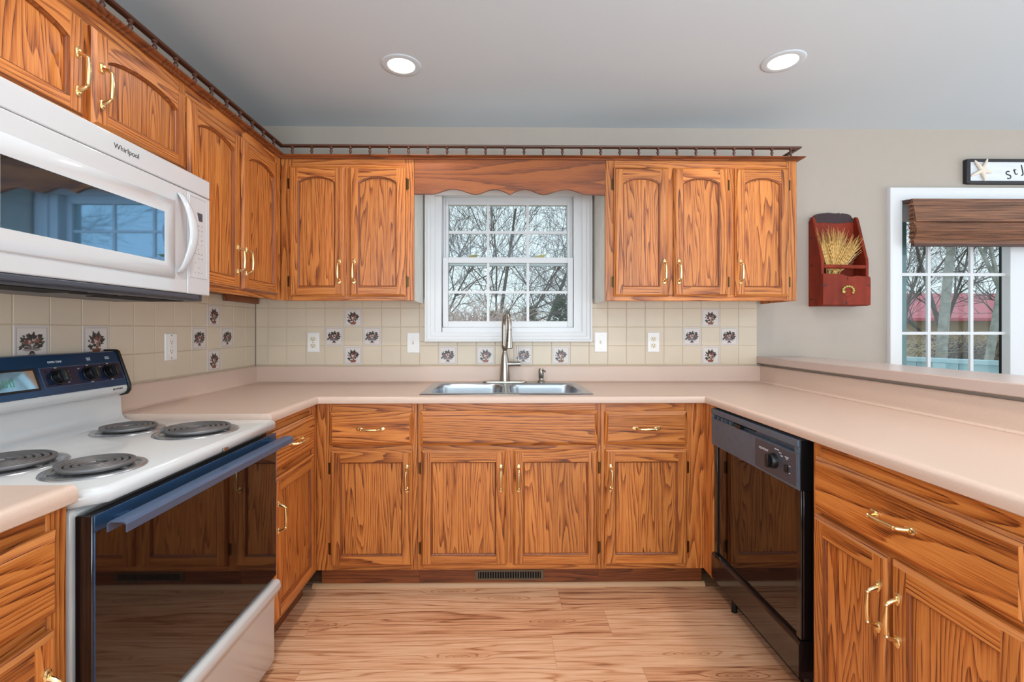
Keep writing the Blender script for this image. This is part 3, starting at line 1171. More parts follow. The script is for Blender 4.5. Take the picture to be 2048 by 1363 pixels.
def carcass(root, w, d, z0, z1, zb=0.0, kick=False, left='oak_v', right='oak_v', bottom='cab_in', cut=(0.0, 0.0)):
    m = MB()
    a, b = z0 - zb, z1 - zb
    th = 0.016
    for x0, x1, mi in ((0.0, th, 0), (w - th, w, 1)):
        up_ = cut[mi]
        if kick:
            m.box(x0, x1, 0.019, d, a, b, mi)
            m.box(x0, x1, 0.078, d, 0.0, a, mi)
        else:
            m.box(x0, x1, 0.019, d, a + up_, b, mi)
    rc = 0.0 if kick else 0.030
    m.box(th, w - th, 0.019, d, a + rc, a + rc + 0.012, 2)
    m.box(th, w - th, d - 0.006, d, a + rc + 0.012, b, 2)
    if not kick:
        m.box(th, w - th, 0.019, d, b - th, b, 2)
    o = m.build('carcass', [M_[left], M_[right], M_[bottom]], root)
    if kick:
        k = MB()
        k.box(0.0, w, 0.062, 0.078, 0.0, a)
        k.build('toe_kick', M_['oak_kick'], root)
    return o


UB, UT = 1.362, 2.088           # wall cabinets
DB, DT = 1.384, 2.045           # their doors
UF = 2.395                      # face plane of the back run
LFX = -1.122                    # face plane of the left run

# --- back wall, left of the window
x_off = LFX
c1 = thing('wall_cabinet', 'oak wall cabinet with two arched doors left of the kitchen window', 'cabinet', (x_off, UF, UB))
wd = -0.442 - x_off
carcass(c1, wd, 0.304, UB, UT, UB, left='cab_in', right='melamine', cut=(0.03, 0.0))
L0 = lambda x: x - x_off
frame(c1, [(0, L0(-1.064), UB, UT), (L0(-0.800), L0(-0.762), UB + 0.03, UT - 0.045), (L0(-0.488), wd, UB, UT)],
      [(L0(-1.064), L0(-0.488), UB, UB + 0.03), (L0(-1.064), L0(-0.488), UT - 0.052, UT)], UB)
door(c1, L0(-1.074), L0(-0.794), DB, DT, True, 'r', 'l', 1.507, UB)
door(c1, L0(-0.767), L0(-0.482), DB, DT, True, 'l', 'r', 1.507, UB)
# --- back wall, right of the window
x_off2 = 0.544
c2 = thing('wall_cabinet', 'oak wall cabinet with three arched doors right of the kitchen window', 'cabinet', (x_off2, UF, UB))
wd2 = 1.539 - x_off2
carcass(c2, wd2, 0.304, UB, UT, UB, left='melamine', right='oak_v')
L2 = lambda x: x - x_off2
frame(c2, [(0, L2(0.592), UB, UT), (L2(0.860), L2(0.900), UB + 0.03, UT - 0.045), (L2(1.168), L2(1.218), UB + 0.03, UT - 0.045), (L2(1.486), wd2, UB, UT)],
      [(L2(0.592), L2(1.486), UB, UB + 0.03), (L2(0.592), L2(1.486), UT - 0.052, UT)], UB)
door(c2, L2(0.586), L2(0.867), DB, DT, True, 'r', 'l', 1.507, UB)
door(c2, L2(0.894), L2(1.175), DB, DT, True, 'l', 'r', 1.507, UB)
door(c2, L2(1.212), L2(1.492), DB, DT, True, 'l', 'r', 1.507, UB)
# --- left wall: tall pair beside the corner (local x = world Y)
ys = 1.657
c3 = thing('wall_cabinet', 'oak wall cabinet with two arched doors in the left corner beside the microwave', 'cabinet', (LFX, ys, UB), pi / 2)
wl = 2.69 - ys
carcass(c3, wl, 0.286, UB, UT, UB, cut=(0.0, 0.03))
LY = lambda y: y - ys
frame(c3, [(0, LY(1.672), UB, UT), (LY(1.985), LY(2.016), UB + 0.03, UT - 0.045), (LY(2.326), LY(2.392), UB, UT)],
      [(LY(1.672), LY(2.326), UB, UB + 0.03), (LY(1.672), LY(2.326), UT - 0.052, UT)], UB)
door(c3, LY(1.664), LY(1.992), DB, DT - 0.006, True, 'r', 'l', 1.507, UB)
door(c3, LY(2.010), LY(2.333), DB, DT - 0.006, True, 'l', 'r', 1.507, UB)
m = MB()
m.box(LY(2.37), LY(2.672), 0.255, 0.279, -0.003, 0.0295)
m.build('cleat', M_['oak_dark'], c3)

# --- left wall: short pair above the microwave
yo = 0.885
MT = 1.757
c4 = thing('wall_cabinet', 'short oak wall cabinet with two arched doors above the white microwave', 'cabinet', (LFX, yo, MT), pi / 2)
carcass(c4, ys - 0.001 - yo, 0.286, MT, UT, MT)
LO = lambda y: y - yo
frame(c4, [(0, LO(0.905), MT, UT), (LO(1.243), LO(1.282), MT + 0.03, UT - 0.045), (LO(1.640), ys - 0.001 - yo, MT, UT)],
      [(LO(0.905), LO(1.640), MT, MT + 0.03), (LO(0.905), LO(1.640), UT - 0.052, UT)], MT)
door(c4, LO(0.893), LO(1.250), 1.772, DT - 0.006, True, 'r', 'l', 1.885, MT, rt=0.046, rb=0.040)
door(c4, LO(1.276), LO(1.651), 1.772, DT - 0.006, True, 'l', 'r', 1.885, MT, rt=0.046, rb=0.040)

# --- window valance board
v = thing('window_valance', 'scalloped oak valance board bridging the two wall cabinets above the window', 'valance', (0.051, UF, 1.91))
m = MB()
half = [(0.0, 0.0), (0.012, 0.006), (0.03, 0.015), (0.055, 0.0235), (0.078, 0.026), (0.10, 0.024), (0.125, 0.015), (0.15, 0.005), (0.172, 0.0), (0.195, 0.002), (0.22, 0.010), (0.25, 0.020), (0.275, 0.0255), (0.298, 0.027), (0.32, 0.024), (0.35, 0.014), (0.378, 0.004), (0.403, 0.0), (0.4915, 0.0)]
bot = [(-x, z) for x, z in half[::-1][:-1]] + half
for p, q in zip(bot, bot[1:]):
    m.loft([[(p[0], 0.0, p[1]), (p[0], 0.0, 0.177), (p[0], 0.019, 0.177), (p[0], 0.019, p[1])], [(q[0], 0.0, q[1]), (q[0], 0.0, 0.177), (q[0], 0.019, 0.177), (q[0], 0.019, q[1])]], 0, True, p is bot[0], q is bot[-1])
m.build('valance_board', M_['oak_val'], v, angle=40)

# --- crown board and gallery rail running along all wall cabinets
cpath = [(LFX, 0.885), (LFX, UF), (1.539, UF), (1.539, 2.695)]
cr = thing('crown_moulding', 'dark oak crown moulding along the top of the wall cabinets', 'moulding', (0, UF, UT))
m = MB()
prof = [(0.0005, -0.003), (0.010, -0.003), (0.014, 0.003), (0.026, 0.006), (0.030, 0.010), (0.030, 0.013), (-0.03, 0.013), (-0.03, 0.0005), (0.0005, 0.0005)]
sweep(m, [(x, y - UF) for x, y in cpath], prof)
m.build('crown_board', M_['oak_dark'], cr)
gr = thing('gallery_rail', 'dark wooden gallery rail with turned spindles above the wall cabinets', 'rail', (0, UF, UT + 0.013))
m = MB()
prof = [(-0.004, 0.045), (0.013, 0.045), (0.017, 0.049), (0.017, 0.054), (0.013, 0.057), (-0.004, 0.057), (-0.008, 0.051)]
sweep(m, [(x, y - UF) for x, y in cpath], prof)
m.build('top_rail', M_['spindle'], gr, angle=50)
m = MB()
m.lathe([(0.0055, 0.0), (0.0085, 0.003), (0.0085, 0.007), (0.0045, 0.011), (0.0040, 0.015), (0.0075, 0.021), (0.0075, 0.026), (0.0040, 0.032), (0.0045, 0.035), (0.0085, 0.039), (0.0085, 0.0455)], (0, 0, 0), 12)
sp0 = m.build('spindle', M_['spindle'], gr)
pts = [(x, -0.006) for x in [-1.061 + 0.0987 * k for k in range(27)]] + [(LFX + 0.006, y - UF) for y in [2.305 - 0.0987 * k for k in range(15)]] + [(1.545, 0.10), (1.545, 0.20)]
for i, (x, y) in enumerate(pts):
    if i == 0:
        sp0.location = (x, y, 0)
    else:
        share(sp0, 'spindle', gr, (x, y, 0))

# ---------------------------------------------------------------- base cabinets
KZ, BT = 0.112, 0.876
BF = 2.135
DR = (0.686, 0.839)             # drawer band
DO = (0.138, 0.664)             # doors
HZ = 0.535


def base(name_label, x0, x1, cat='cabinet', face=BF, depth=0.55):
    r = thing('base_cabinet', name_label, cat, (x0, face, 0))
    return r, (lambda x: x - x0), x1 - x0


# left of the sink
b1, F1, w1 = base('oak base cabinet with one drawer over one door left of the sink cabinet', -0.838, -0.379)
carcass(b1, w1, 0.545, KZ, BT, kick=True)
frame(b1, [(0, F1(-0.766), KZ, BT), (F1(-0.405), w1, KZ, BT)], [(F1(-0.766), F1(-0.405), KZ, KZ + 0.032), (F1(-0.766), F1(-0.405), 0.656, 0.694), (F1(-0.766), F1(-0.405), 0.832, BT)])
drawer(b1, F1(-0.776), F1(-0.397), *DR)
door(b1, F1(-0.770), F1(-0.398), *DO, False, 'r', 'l', HZ)
# sink cabinet
b2, F2, w2 = base('wide oak sink cabinet with a false drawer front over two doors', -0.378, 0.463)
carcass(b2, w2, 0.545, KZ, BT, kick=True)
frame(b2, [(0, F2(-0.352), KZ, BT), (F2(0.022), F2(0.068), KZ + 0.03, 0.66), (F2(0.441), w2, KZ, BT)], [(F2(-0.352), F2(0.441), KZ, KZ + 0.032), (F2(-0.352), F2(0.441), 0.656, 0.694), (F2(-0.352), F2(0.441), 0.832, BT)])
drawer(b2, F2(-0.365), F2(0.447), 0.684, 0.842, False, name='false_front')
door(b2, F2(-0.359), F2(0.028), *DO, False, 'r', 'l', HZ)
door(b2, F2(0.061), F2(0.448), *DO, False, 'l', 'r', HZ)
# right of the sink
b3, F3, w3 = base('oak base cabinet with one drawer over one door between sink cabinet and dishwasher', 0.464, 0.957)
carcass(b3, w3, 0.545, KZ, BT, kick=True)
frame(b3, [(0, F3(0.488), KZ, BT), (F3(0.850), w3, KZ, BT)], [(F3(0.488), F3(0.850), KZ, KZ + 0.032), (F3(0.488), F3(0.850), 0.656, 0.694), (F3(0.488), F3(0.850), 0.832, BT)])
drawer(b3, F3(0.479), F3(0.859), *DR)
door(b3, F3(0.481), F3(0.858), *DO, False, 'l', 'r', HZ)
m = MB()
m.box(w3 - 0.0165, w3 - 0.0005, -0.088, -0.001, KZ, BT)
m.build('filler_strip', M_['oak_v'], b3)
# left run, between range and corner
LBX = -0.838
b4 = thing('base_cabinet', 'narrow oak base cabinet with one drawer over one door right of the range', 'cabinet', (LBX, 1.676, 0), pi / 2)
w4 = 2.134 - 1.676
carcass(b4, w4, 0.56, KZ, BT, kick=True)
G4 = lambda y: y - 1.676
frame(b4, [(0, G4(1.715), KZ, BT), (G4(2.062), w4, KZ, BT)], [(G4(1.715), G4(2.062), KZ, KZ + 0.032), (G4(1.715), G4(2.062), 0.656, 0.694), (G4(1.715), G4(2.062), 0.832, BT)])
drawer(b4, G4(1.70), G4(2.073), *DR)
door(b4, G4(1.70), G4(2.073), *DO, False, 'l', 'r', 0.520)
# left run, nearest the camera
b5 = thing('base_cabinet', 'oak base cabinet at lower left, nearest the camera before the range', 'cabinet', (LBX, 0.40, 0), pi / 2)
w5 = 0.909 - 0.40
carcass(b5, w5, 0.56, KZ, BT, kick=True)
G5 = lambda y: y - 0.40
frame(b5, [(0, G5(0.44), KZ, BT), (G5(0.868), w5, KZ, BT)], [(G5(0.44), G5(0.868), KZ, KZ + 0.032), (G5(0.44), G5(0.868), 0.645, 0.690), (G5(0.44), G5(0.868), 0.832, BT)])
drawer(b5, G5(0.43), G5(0.879), *DR)
door(b5, G5(0.43), G5(0.872), 0.138, 0.658, False, 'r', 'l', 0.535)
# right run, drawer over two doors (front faces -x)
RBX = 0.957
b6 = thing('base_cabinet', 'oak base cabinet with a wide drawer over two doors at right of the dishwasher', 'cabinet', (RBX, 1.408, 0), -pi / 2)
w6 = 0.655
carcass(b6, w6, 0.555, KZ, BT, kick=True)
G6 = lambda y: 1.408 - y
frame(b6, [(0, G6(1.376), KZ, BT), (G6(1.125), G6(1.095), KZ + 0.03, 0.66), (G6(0.83), w6, KZ, BT)], [(G6(1.376), G6(0.83), KZ, KZ + 0.032), (G6(1.376), G6(0.83), 0.650, 0.690), (G6(1.376), G6(0.83), 0.832, BT)])
drawer(b6, G6(1.386), G6(0.815), 0.674, 0.834)
door(b6, G6(1.386), G6(1.116), 0.138, 0.661, False, 'r', 'l', 0.528)
door(b6, G6(1.108), G6(0.815), 0.138, 0.661, False, 'l', 'r', 0.528)

# ---------------------------------------------------------------- worktops
WZ = 0.911
TOP = [(0.016, WZ), (0.572, WZ), (0.584, 0.9125), (0.592, 0.909), (0.597, 0.902), (0.598, 0.890), (0.597, 0.880), (0.594, BT + 0.0015), (0.016, BT + 0.0015)]
SPL = [(0.0015, WZ + 0.0005), (0.0015, 1.003), (0.014, 1.003), (0.0185, 0.999), (0.020, 0.993), (0.020, 0.930), (0.024, 0.918), (0.034, 0.9125), (0.036, WZ + 0.0005)]
WLX, WRX = -1.4155, 1.5285
HOLE = (-0.350, 0.410, 2.172, 2.572)
SPATH = lambda o: offset_path([(WLX, 1.6745), (WLX, YB), (WRX, YB), (WRX, 0.755)], o)
t = thing('worktop', 'U-shaped taupe laminate worktop with rounded front edge around the sink', 'worktop', (0, 2.2, WZ))
m = MB()
rows = [[(x, y, h) for x, y in SPATH(o)] for o, h in TOP]
ids = [[m.vert(p) for p in r] for r in rows]
nn = len(ids)
for j in range(nn):
    a, b = ids[j], ids[(j + 1) % nn]
    for i in range(3):
        if i == 1 and j in (0, nn - 2):
            hz = rows[j][0][2]
            hp = [m.vert(p) for p in ((HOLE[0], HOLE[3], hz), (HOLE[1], HOLE[3], hz), (HOLE[1], HOLE[2], hz), (HOLE[0], HOLE[2], hz))]
            if j == 0:
                o4 = (a[1], a[2], b[2], b[1])
            else:
                o4 = (b[1], b[2], a[2], a[1])
            for q in range(4):
                m.face((o4[q], o4[(q + 1) % 4], hp[(q + 1) % 4], hp[q]))
        else:
            m.face((a[i], a[i + 1], b[i + 1], b[i]))
m.face([r[0] for r in ids])
m.face([r[-1] for r in ids][::-1])
m.v = [(x, y - 2.2, z - WZ) for x, y, z in m.v]
m.build('worktop_slab', M_['laminate'], t, angle=40)
m = MB()
sweep(m, [(WLX, 1.6745), (WLX, YB), (WRX, YB), (WRX, 0.755)], SPL)
m.v = [(x, y - 2.2, z - WZ) for x, y, z in m.v]
m.build('upstand', M_['laminate'], t, angle=40)
t = thing('worktop', 'short taupe laminate worktop at lower left, before the range', 'worktop', (-1.1, 0.6, WZ))
m = MB()
sweep(m, [(WLX, 0.30), (WLX, 0.9115)], TOP)
m.v = [(x + 1.1, y - 0.6, z - WZ) for x, y, z in m.v]
m.build('worktop_slab', M_['laminate'], t, angle=40)
m = MB()
sweep(m, [(WLX, 0.30), (WLX, 0.9115)], SPL)
m.v = [(x + 1.1, y - 0.6, z - WZ) for x, y, z in m.v]
m.build('upstand', M_['laminate'], t, angle=40)

# ---------------------------------------------------------------- floor register in the toe kick
t = thing('floor_register', 'bronze slotted heat register in the toe kick below the sink', 'vent', (0.045, 2.1965, 0.034))
m = MB()
ww, hh = 0.160, 0.046
for x0, x1, z0, z1 in ((-ww, ww, 0, 0.007), (-ww, ww, hh - 0.007, hh), (-ww, -ww + 0.012, 0.007, hh - 0.007), (ww - 0.012, ww, 0.007, hh - 0.007)):
    m.box(x0, x1, -0.006, 0.0, z0, z1)
m.build('vent_frame', M_['vent'], t, 0.001)
m = MB()
for k in range(25):
    x = -ww + 0.018 + k * (2 * ww - 0.036) / 24
    m.box(x - 0.0016, x + 0.0016, -0.005, -0.001, 0.007, hh - 0.007)
m.build('louvres', M_['vent'], t)
m = MB()
m.box(-ww + 0.012, ww - 0.012, -0.0006, 0.0, 0.007, hh - 0.007)
m.build('backing', M_['dark'], t)

# ================================================================== SINK, TAP, DISPENSER
SX, SY, SZ = 0.031, 2.398, WZ
t = thing('kitchen_sink', 'double-bowl stainless steel drop-in sink under the window', 'sink', (SX, SY, SZ))
m = MB()
hx, hy = 0.401, 0.250            # half size of the rim


def ray_rect(cx, cy, x0, x1, y0, y1, a):
    dx, dy = cos(a), sin(a)
    tx = ((x1 - cx) / dx) if dx > 1e-9 else (((x0 - cx) / dx) if dx < -1e-9 else 1e9)
    ty = ((y1 - cy) / dy) if dy > 1e-9 else (((y0 - cy) / dy) if dy < -1e-9 else 1e9)
    t_ = min(tx, ty)
    return (cx + dx * t_, cy + dy * t_)


NB = 64
for s in (-1, 1):
    bx0, bx1 = (0.019, 0.362) if s > 0 else (-0.362, -0.019)
    by0, by1 = -0.215, 0.160
    cx_, cy_ = (bx0 + bx1) / 2, (by0 + by1) / 2
    rx, ry = (bx1 - bx0) / 2, (by1 - by0) / 2
    ox0, ox1 = (0.0, hx) if s > 0 else (-hx, 0.0)
    angs = [2 * pi * (k + 0.5) / NB for k in range(NB)]
    # make sure the corners of the rim are hit
    for qx, qy in ((ox0, -hy), (ox1, -hy), (ox0, hy), (ox1, hy)):
        a = math.atan2(qy - cy_, qx - cx_) % (2 * pi)
        k = min(range(NB), key=lambda i: abs(angs[i] - a))
        angs[k] = a

    def sup(q, z, k=7.0):
        out = []
        for a in angs:
            c_, s_ = cos(a), sin(a)
            den = (abs(c_ / (rx * q)) ** k + abs(s_ / (ry * q)) ** k) ** (1 / k)
            out.append((cx_ + c_ / den, cy_ + s_ / den, z))
        return out
    outer = [(*ray_rect(cx_, cy_, ox0, ox1, -hy, hy, a), 0.005) for a in angs]
    loops = [outer, sup(1.045, 0.005), sup(1.02, 0.0035), sup(1.0, -0.004), sup(0.985, -0.02), sup(0.955, -0.13), sup(0.93, -0.155), sup(0.86, -0.172), sup(0.5, -0.176), sup(0.12, -0.178)]
    m.loft(loops, 0, True, False, True)
m.build('double_bowl', M_['steel'], t, angle=50)
m = MB()
sweep(m, [(-hx, -hy), (hx, -hy), (hx, hy), (-hx, hy)], [(-0.012, 0.0048), (-0.003, 0.0048), (0.001, 0.003), (0.0025, 0.0007), (-0.012, 0.0007)], close_path=True)
m.build('rim', M_['steel'], t, angle=50)
for s in (-1, 1):
    m = MB()
    m.lathe([(0.042, -0.1765), (0.040, -0.1745), (0.030, -0.1755), (0.026, -0.1770), (0.004, -0.1770)], (s * 0.19, -0.03, 0), 20)
    m.build('drain', M_['chrome'], t)

FX, FY, FZ = 0.027, 2.612, WZ + 0.006
t = thing('kitchen_faucet', 'brushed nickel pull-down faucet behind the sink, in front of the window', 'faucet', (FX, FY, FZ))
m = MB()
pl = [(0.124 * (abs(cos(a)) ** 0.35) * (1 if cos(a) > 0 else -1), 0.027 * (abs(sin(a)) ** 0.6) * (1 if sin(a) > 0 else -1)) for a in [2 * pi * (k + 0.5) / 36 for k in range(36)]]
m.loft([[(x * q, y * q, z) for x, y in pl] for q, z in ((1.0, 0.0), (1.0, 0.004), (0.96, 0.0075))])
m.build('base_plate', M_['nickel'], t)
m = MB()
m.lathe([(0.0295, 0.007), (0.0290, 0.02), (0.0270, 0.06), (0.0235, 0.105), (0.0190, 0.145), (0.0130, 0.170), (0.0115, 0.176), (0.0125, 0.180), (0.0180, 0.194), (0.0200, 0.203), (0.0200, 0.207), (0.0125, 0.2075)], (0, 0, 0), 32)
m.build('body', M_['nickel'], t)
m = MB()
dirx, diry = 0.20, -0.98
R = 0.070
path = [(-0.005, 0.0, 0.206), (-0.005, 0.0, 0.26), (-0.005, 0.0, 0.315)]
for k in range(1, 15):
    a = pi - (pi + 0.22) * k / 14
    d = R + R * cos(a)
    path.append((-0.005 + dirx * d, diry * d, 0.315 + R * sin(a) * 1.15))
m.tube(path, 0.0122, 18)
m.build('spout', M_['nickel'], t)
e = Vector(path[-1])
dd = (Vector(path[-1]) - Vector(path[-2])).normalized()
m = MB()
m.tube([e, e + dd * 0.004], [0.0148, 0.0148], 20)
m.tube([e + dd * 0.0045, e + dd * 0.03, e + dd * 0.065, e + dd * 0.098, e + dd * 0.102], [0.0142, 0.0152, 0.0185, 0.0222, 0.0200], 24)
hd = m.build('spray_head', M_['nickel'], t)
m = MB()
for k in range(3):
    c_ = e + dd * (0.026 + 0.016 * k) + Vector((-0.009, -0.0135 - 0.0018 * k, 0))
    m.ell(c_, (0.0052, 0.0030, 0.0070))
m.build('spray_buttons', M_['black'], hd)
m = MB()
m.cyl((0.012, -0.002, 0.103), (0.060, -0.006, 0.104), 0.0135, 0.0135, 20)
m.cyl((0.062, -0.006, 0.104), (0.088, -0.008, 0.104), 0.0135, 0.0130, 20)
h = m.build('handle', M_['nickel'], t)
m = MB()
m.tube([(0.075, -0.007, 0.115), (0.075, -0.007, 0.130), (0.072, -0.006, 0.17), (0.0715, -0.006, 0.202)], [0.0035, 0.0036, 0.0048, 0.0052], 12)
m.build('lever', M_['nickel'], h)

t = thing('soap_dispenser', 'small brushed nickel soap dispenser right of the faucet', 'dispenser', (0.231, 2.608, WZ + 0.0055))
m = MB()
m.lathe([(0.0215, 0.0), (0.0215, 0.008), (0.0140, 0.014), (0.0120, 0.022), (0.0150, 0.030), (0.0155, 0.062), (0.0150, 0.070), (0.0110, 0.078), (0.0110, 0.080)], (0, 0, 0), 24)
m.build('pump_body', M_['nickel'], t)
m = MB()
m.tube([(0.0, -0.006, 0.070), (0.016, -0.03, 0.068), (0.020, -0.037, 0.062)], [0.0050, 0.0045, 0.0040], 12)
m.build('nozzle', M_['nickel'], t)


# ================================================================== ELECTRIC RANGE (front faces +x; drawn x = world Y, y = depth, z up)
RX, RY = -0.797, 0.918          # door front plane, near side
RW = 0.754
rg = thing('electric_range', 'white coil-top electric range with black glass oven door on the left', 'stove', (RX, RY, 0), pi / 2)
# local: x 0..RW along +Y, y=0 door front, +y towards the wall (y = RX - X)
m = MB()
m.box(0.004, RW - 0.004, 0.045, 0.600, 0.035, 0.858)
m.build('body', M_['enamel'], rg, 0.012, 3)
m = MB()
for x in (0.05, RW - 0.05):
    for y in (0.10, 0.55):
        m.cyl((x, y, 0.0), (x, y, 0.036), 0.02, n=12)
m.build('feet', M_['black'], rg)
# cooktop with chamfered front corners and a turned-down lip
CZT = 0.893
m = MB()


def ct(e, z, back=0.520):
    ch = 0.048
    return [(e, back, z), (e, ch + e * 0.4, z), (ch * 0.9 + e * 0.4, e + 0.0, z), (RW - ch * 0.25 - e * 0.4, e, z), (RW - e, ch * 0.25 + e * 0.4, z), (RW - e, back, z)]


m.loft([ct(0.004, 0.860), ct(0.0, 0.866), ct(0.0, 0.880), ct(0.004, 0.889), ct(0.013, CZT)], 0, True, True, True)
m.build('cooktop', M_['enamel'], rg, angle=50)
# backguard: cove rising to the console
m = MB()
yb = 0.606
pr = [(0.500, CZT), (0.522, CZT + 0.001), (0.535, CZT + 0.006), (0.544, CZT + 0.018), (0.548, CZT + 0.035), (0.550, 0.975), (0.548, 0.983), (0.530, 0.990), (0.523, 0.998), (0.521, 1.010), (0.524, 1.019), (0.530, 1.0195), (0.57, 1.04), (yb, 1.04), (yb, 0.86), (0.500, 0.86)]
m.prism(pr, 0.004, RW - 0.004, 'yz')
m.build('backguard', M_['enamel'], rg, angle=40)
m = MB()
pr = [(0.5195, 1.0205), (0.5225, 1.030), (0.560, 1.133), (0.566, 1.137), (yb, 1.137), (yb, 1.0205)]
m.prism(pr, 0.012, RW - 0.012, 'yz')
con = m.build('control_console', M_['bluesheen'], rg, angle=40)
m = MB()
pr = [(0.555, 0.90), (0.555, 0.978), (0.524, 0.985), (0.514, 1.000), (0.515, 1.022), (0.556, 1.138), (0.565, 1.143), (yb, 1.143), (yb, 0.90)]
m.prism(pr, RW - 0.0115, RW, 'yz')
m.build('end_cap', M_['black'], rg, 0.002)
m = MB()
m.prism(pr, 0.0, 0.0115, 'yz')
m.build('end_cap', M_['black'], rg, 0.002)
# console frame: direction up the slope
P0, P1 = Vector((0, 0.5225, 1.030)), Vector((0, 0.560, 1.133))
SL = (P1 - P0).normalized()
NM = Vector((0, -SL.z, SL.y))
TILT = math.atan2(SL.y, SL.z)


def cons(x, s, out=0.0):
    p = P0 + SL * s + NM * out
    return Vector((x, p.y, p.z))


def cons_box(mb_, x0, x1, s0, s1, o0, o1, mi=0):
    a = [cons(x, s, o) for o in (o0, o1) for x, s in ((x0, s0), (x1, s0), (x1, s1), (x0, s1))]
    i = [mb_.vert(p) for p in a]
    for q in ((0, 3, 2, 1), (4, 5, 6, 7), (0, 1, 5, 4), (1, 2, 6, 5), (2, 3, 7, 6), (3, 0, 4, 7)):
        mb_.face([i[k] for k in q], mi)


m = MB()                                                  # dark inset with a light rim
cons_box(m, 0.452, 0.736, 0.012, 0.072, 0.0002, 0.0012)
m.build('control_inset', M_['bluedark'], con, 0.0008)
m = MB()
for x0, x1, s0, s1 in ((0.452, 0.737, 0.072, 0.0735), (0.7355, 0.737, 0.012, 0.072), (0.452, 0.737, 0.0105, 0.012), (0.4505, 0.452, 0.0105, 0.0735)):
    cons_box(m, x0, x1, s0, s1, 0.0002, 0.002)
m.build('inset_rim', M_['sheentrim'], con)
m = MB()
cons_box(m, 0.20, 0.438, 0.008, 0.074, 0.0002, 0.003)
fr_ = m.build('clock_bezel', M_['black'], con, 0.001)
m = MB()
cons_box(m, 0.208, 0.430, 0.014, 0.068, 0.0026, 0.0036)
m.build('clock_glass', M_['mirror'], fr_)
m = MB()
for q in (0.300, 0.318, 0.340, 0.358):
    for x0, x1, s0, s1 in ((q, q + 0.010, 0.026, 0.0275), (q, q + 0.010, 0.044, 0.0455), (q, q + 0.0018, 0.0275, 0.044), (q + 0.0082, q + 0.010, 0.0275, 0.044)):
        cons_box(m, x0, x1, s0, s1, 0.0036, 0.0040)
m.build('clock_digits', M_['green_led'], fr_)
m = MB()
for s in (0.022, 0.042, 0.062):
    p = cons(0.468, s, 0.001)
    m.cyl(p, p + NM * 0.0012, 0.0038, n=12)
m.build('indicator_lights', M_['black'], con)
# knobs
kn = []
for x in (0.501, 0.609, 0.686, 0.055, 0.130):
    m = MB()
    c0 = cons(x, 0.042 if x > 0.2 else 0.045, 0.0012)
    m.cyl(c0, c0 + NM * 0.004, 0.026, 0.025, 28)
    m.tube([c0 + NM * 0.004, c0 + NM * 0.020], [0.0205, 0.019], 24)
    o = m.build('knob', M_['black'], con, 0.001)
    m = MB()
    # grip bar across the knob
    g = [(c0 + NM * q + Vector((dx, 0, 0)) + SL * ds) for q, hw, hl in ((0.019, 0.0075, 0.019), (0.030, 0.0055, 0.018)) for dx, ds in ((-hw, -hl), (hw, -hl), (hw, hl), (-hw, hl))]
    i = [m.vert(p) for p in g]
    for q in ((4, 5, 6, 7), (0, 1, 5, 4), (1, 2, 6, 5), (2, 3, 7, 6), (3, 0, 4, 7), (0, 3, 2, 1)):
        m.face([i[k] for k in q])
    m.build('knob_grip', M_['black'], o, 0.0012)
    kn.append(o)


def con_text(txt, x, s, size, name='lettering', mt='printw', o_=0.0014):
    lettering(txt, size, cons(x, s, o_), (pi / 2 - TILT, 0, 0), M_[mt], con, name)


con_text('OVEN TEMP', 0.506, 0.089, 0.0085)
con_text('RIGHT\nREAR', 0.622, 0.091, 0.0055)
con_text('RIGHT\nFRONT', 0.694, 0.091, 0.0055)
con_text('OFF', 0.501, 0.0705, 0.0050)
con_text('OFF', 0.609, 0.0705, 0.0050)
con_text('OFF', 0.686, 0.0705, 0.0050)
con_text('LO', 0.575, 0.062, 0.0050)
con_text('LO', 0.654, 0.062, 0.0050)
con_text('HI', 0.642, 0.046, 0.0050)
con_text('MED', 0.609, 0.0140, 0.0045)
con_text('MED', 0.686, 0.0140, 0.0045)
for tx, dx, ds in (('200', 0.036, 0.015), ('300', 0.038, 0.002), ('400', 0.035, -0.010), ('500', 0.028, -0.020)):
    con_text(tx, 0.501 + dx, 0.042 + ds, 0.0042)
lettering('HOTPOINT', 0.0085, (0.702, 0.5200, 1.0085), (pi / 2, 0, 0), M_['printb'], rg)

# burners
def burner(x, y, r):
    m = MB()
    m.lathe([(r + 0.022, 0.0006), (r + 0.020, 0.0035), (r + 0.010, 0.0045), (r + 0.004, 0.002), (r - 0.004, -0.006), (r - 0.03, -0.0065), (0.02, -0.0065)], (x, y, CZT), 48)
    pan = m.build('drip_pan', M_['chrome'], rg, angle=50)
    # dark well so that the pan reads as a bowl
    m = MB()
    turns = 5.2 if r > 0.09 else 4.2
    n = int(turns * 36)
    path = []
    for i in range(n + 1):
        a = 2 * pi * turns * i / n
        rr = 0.018 + (r - 0.018) * i / n
        path.append((x + rr * cos(a + 0.6), y + rr * sin(a + 0.6), CZT + 0.011))
    m.tube(path, 0.0057, 8, flat=1.0)
    for k in range(3):
        a = 2 * pi * k / 3 + 0.4
        m.tube([(x + 0.012 * cos(a), y + 0.012 * sin(a), CZT + 0.0045), (x + (r + 0.006) * cos(a), y + (r + 0.006) * sin(a), CZT + 0.0045)], 0.0026, 6)
    m.lathe([(0.015, 0.006), (0.015, 0.0125), (0.002, 0.0125)], (x, y, CZT), 16)
    m.build('burner_coil', M_['coil'], rg, angle=60)


YL = lambda Y: Y - RY
XLc = lambda X: RX - X
burner(YL(1.470), XLc(-0.950), 0.094)
burner(YL(1.490), XLc(-1.178), 0.075)
burner(YL(1.080), XLc(-0.930), 0.075)
burner(YL(1.100), XLc(-1.160), 0.094)

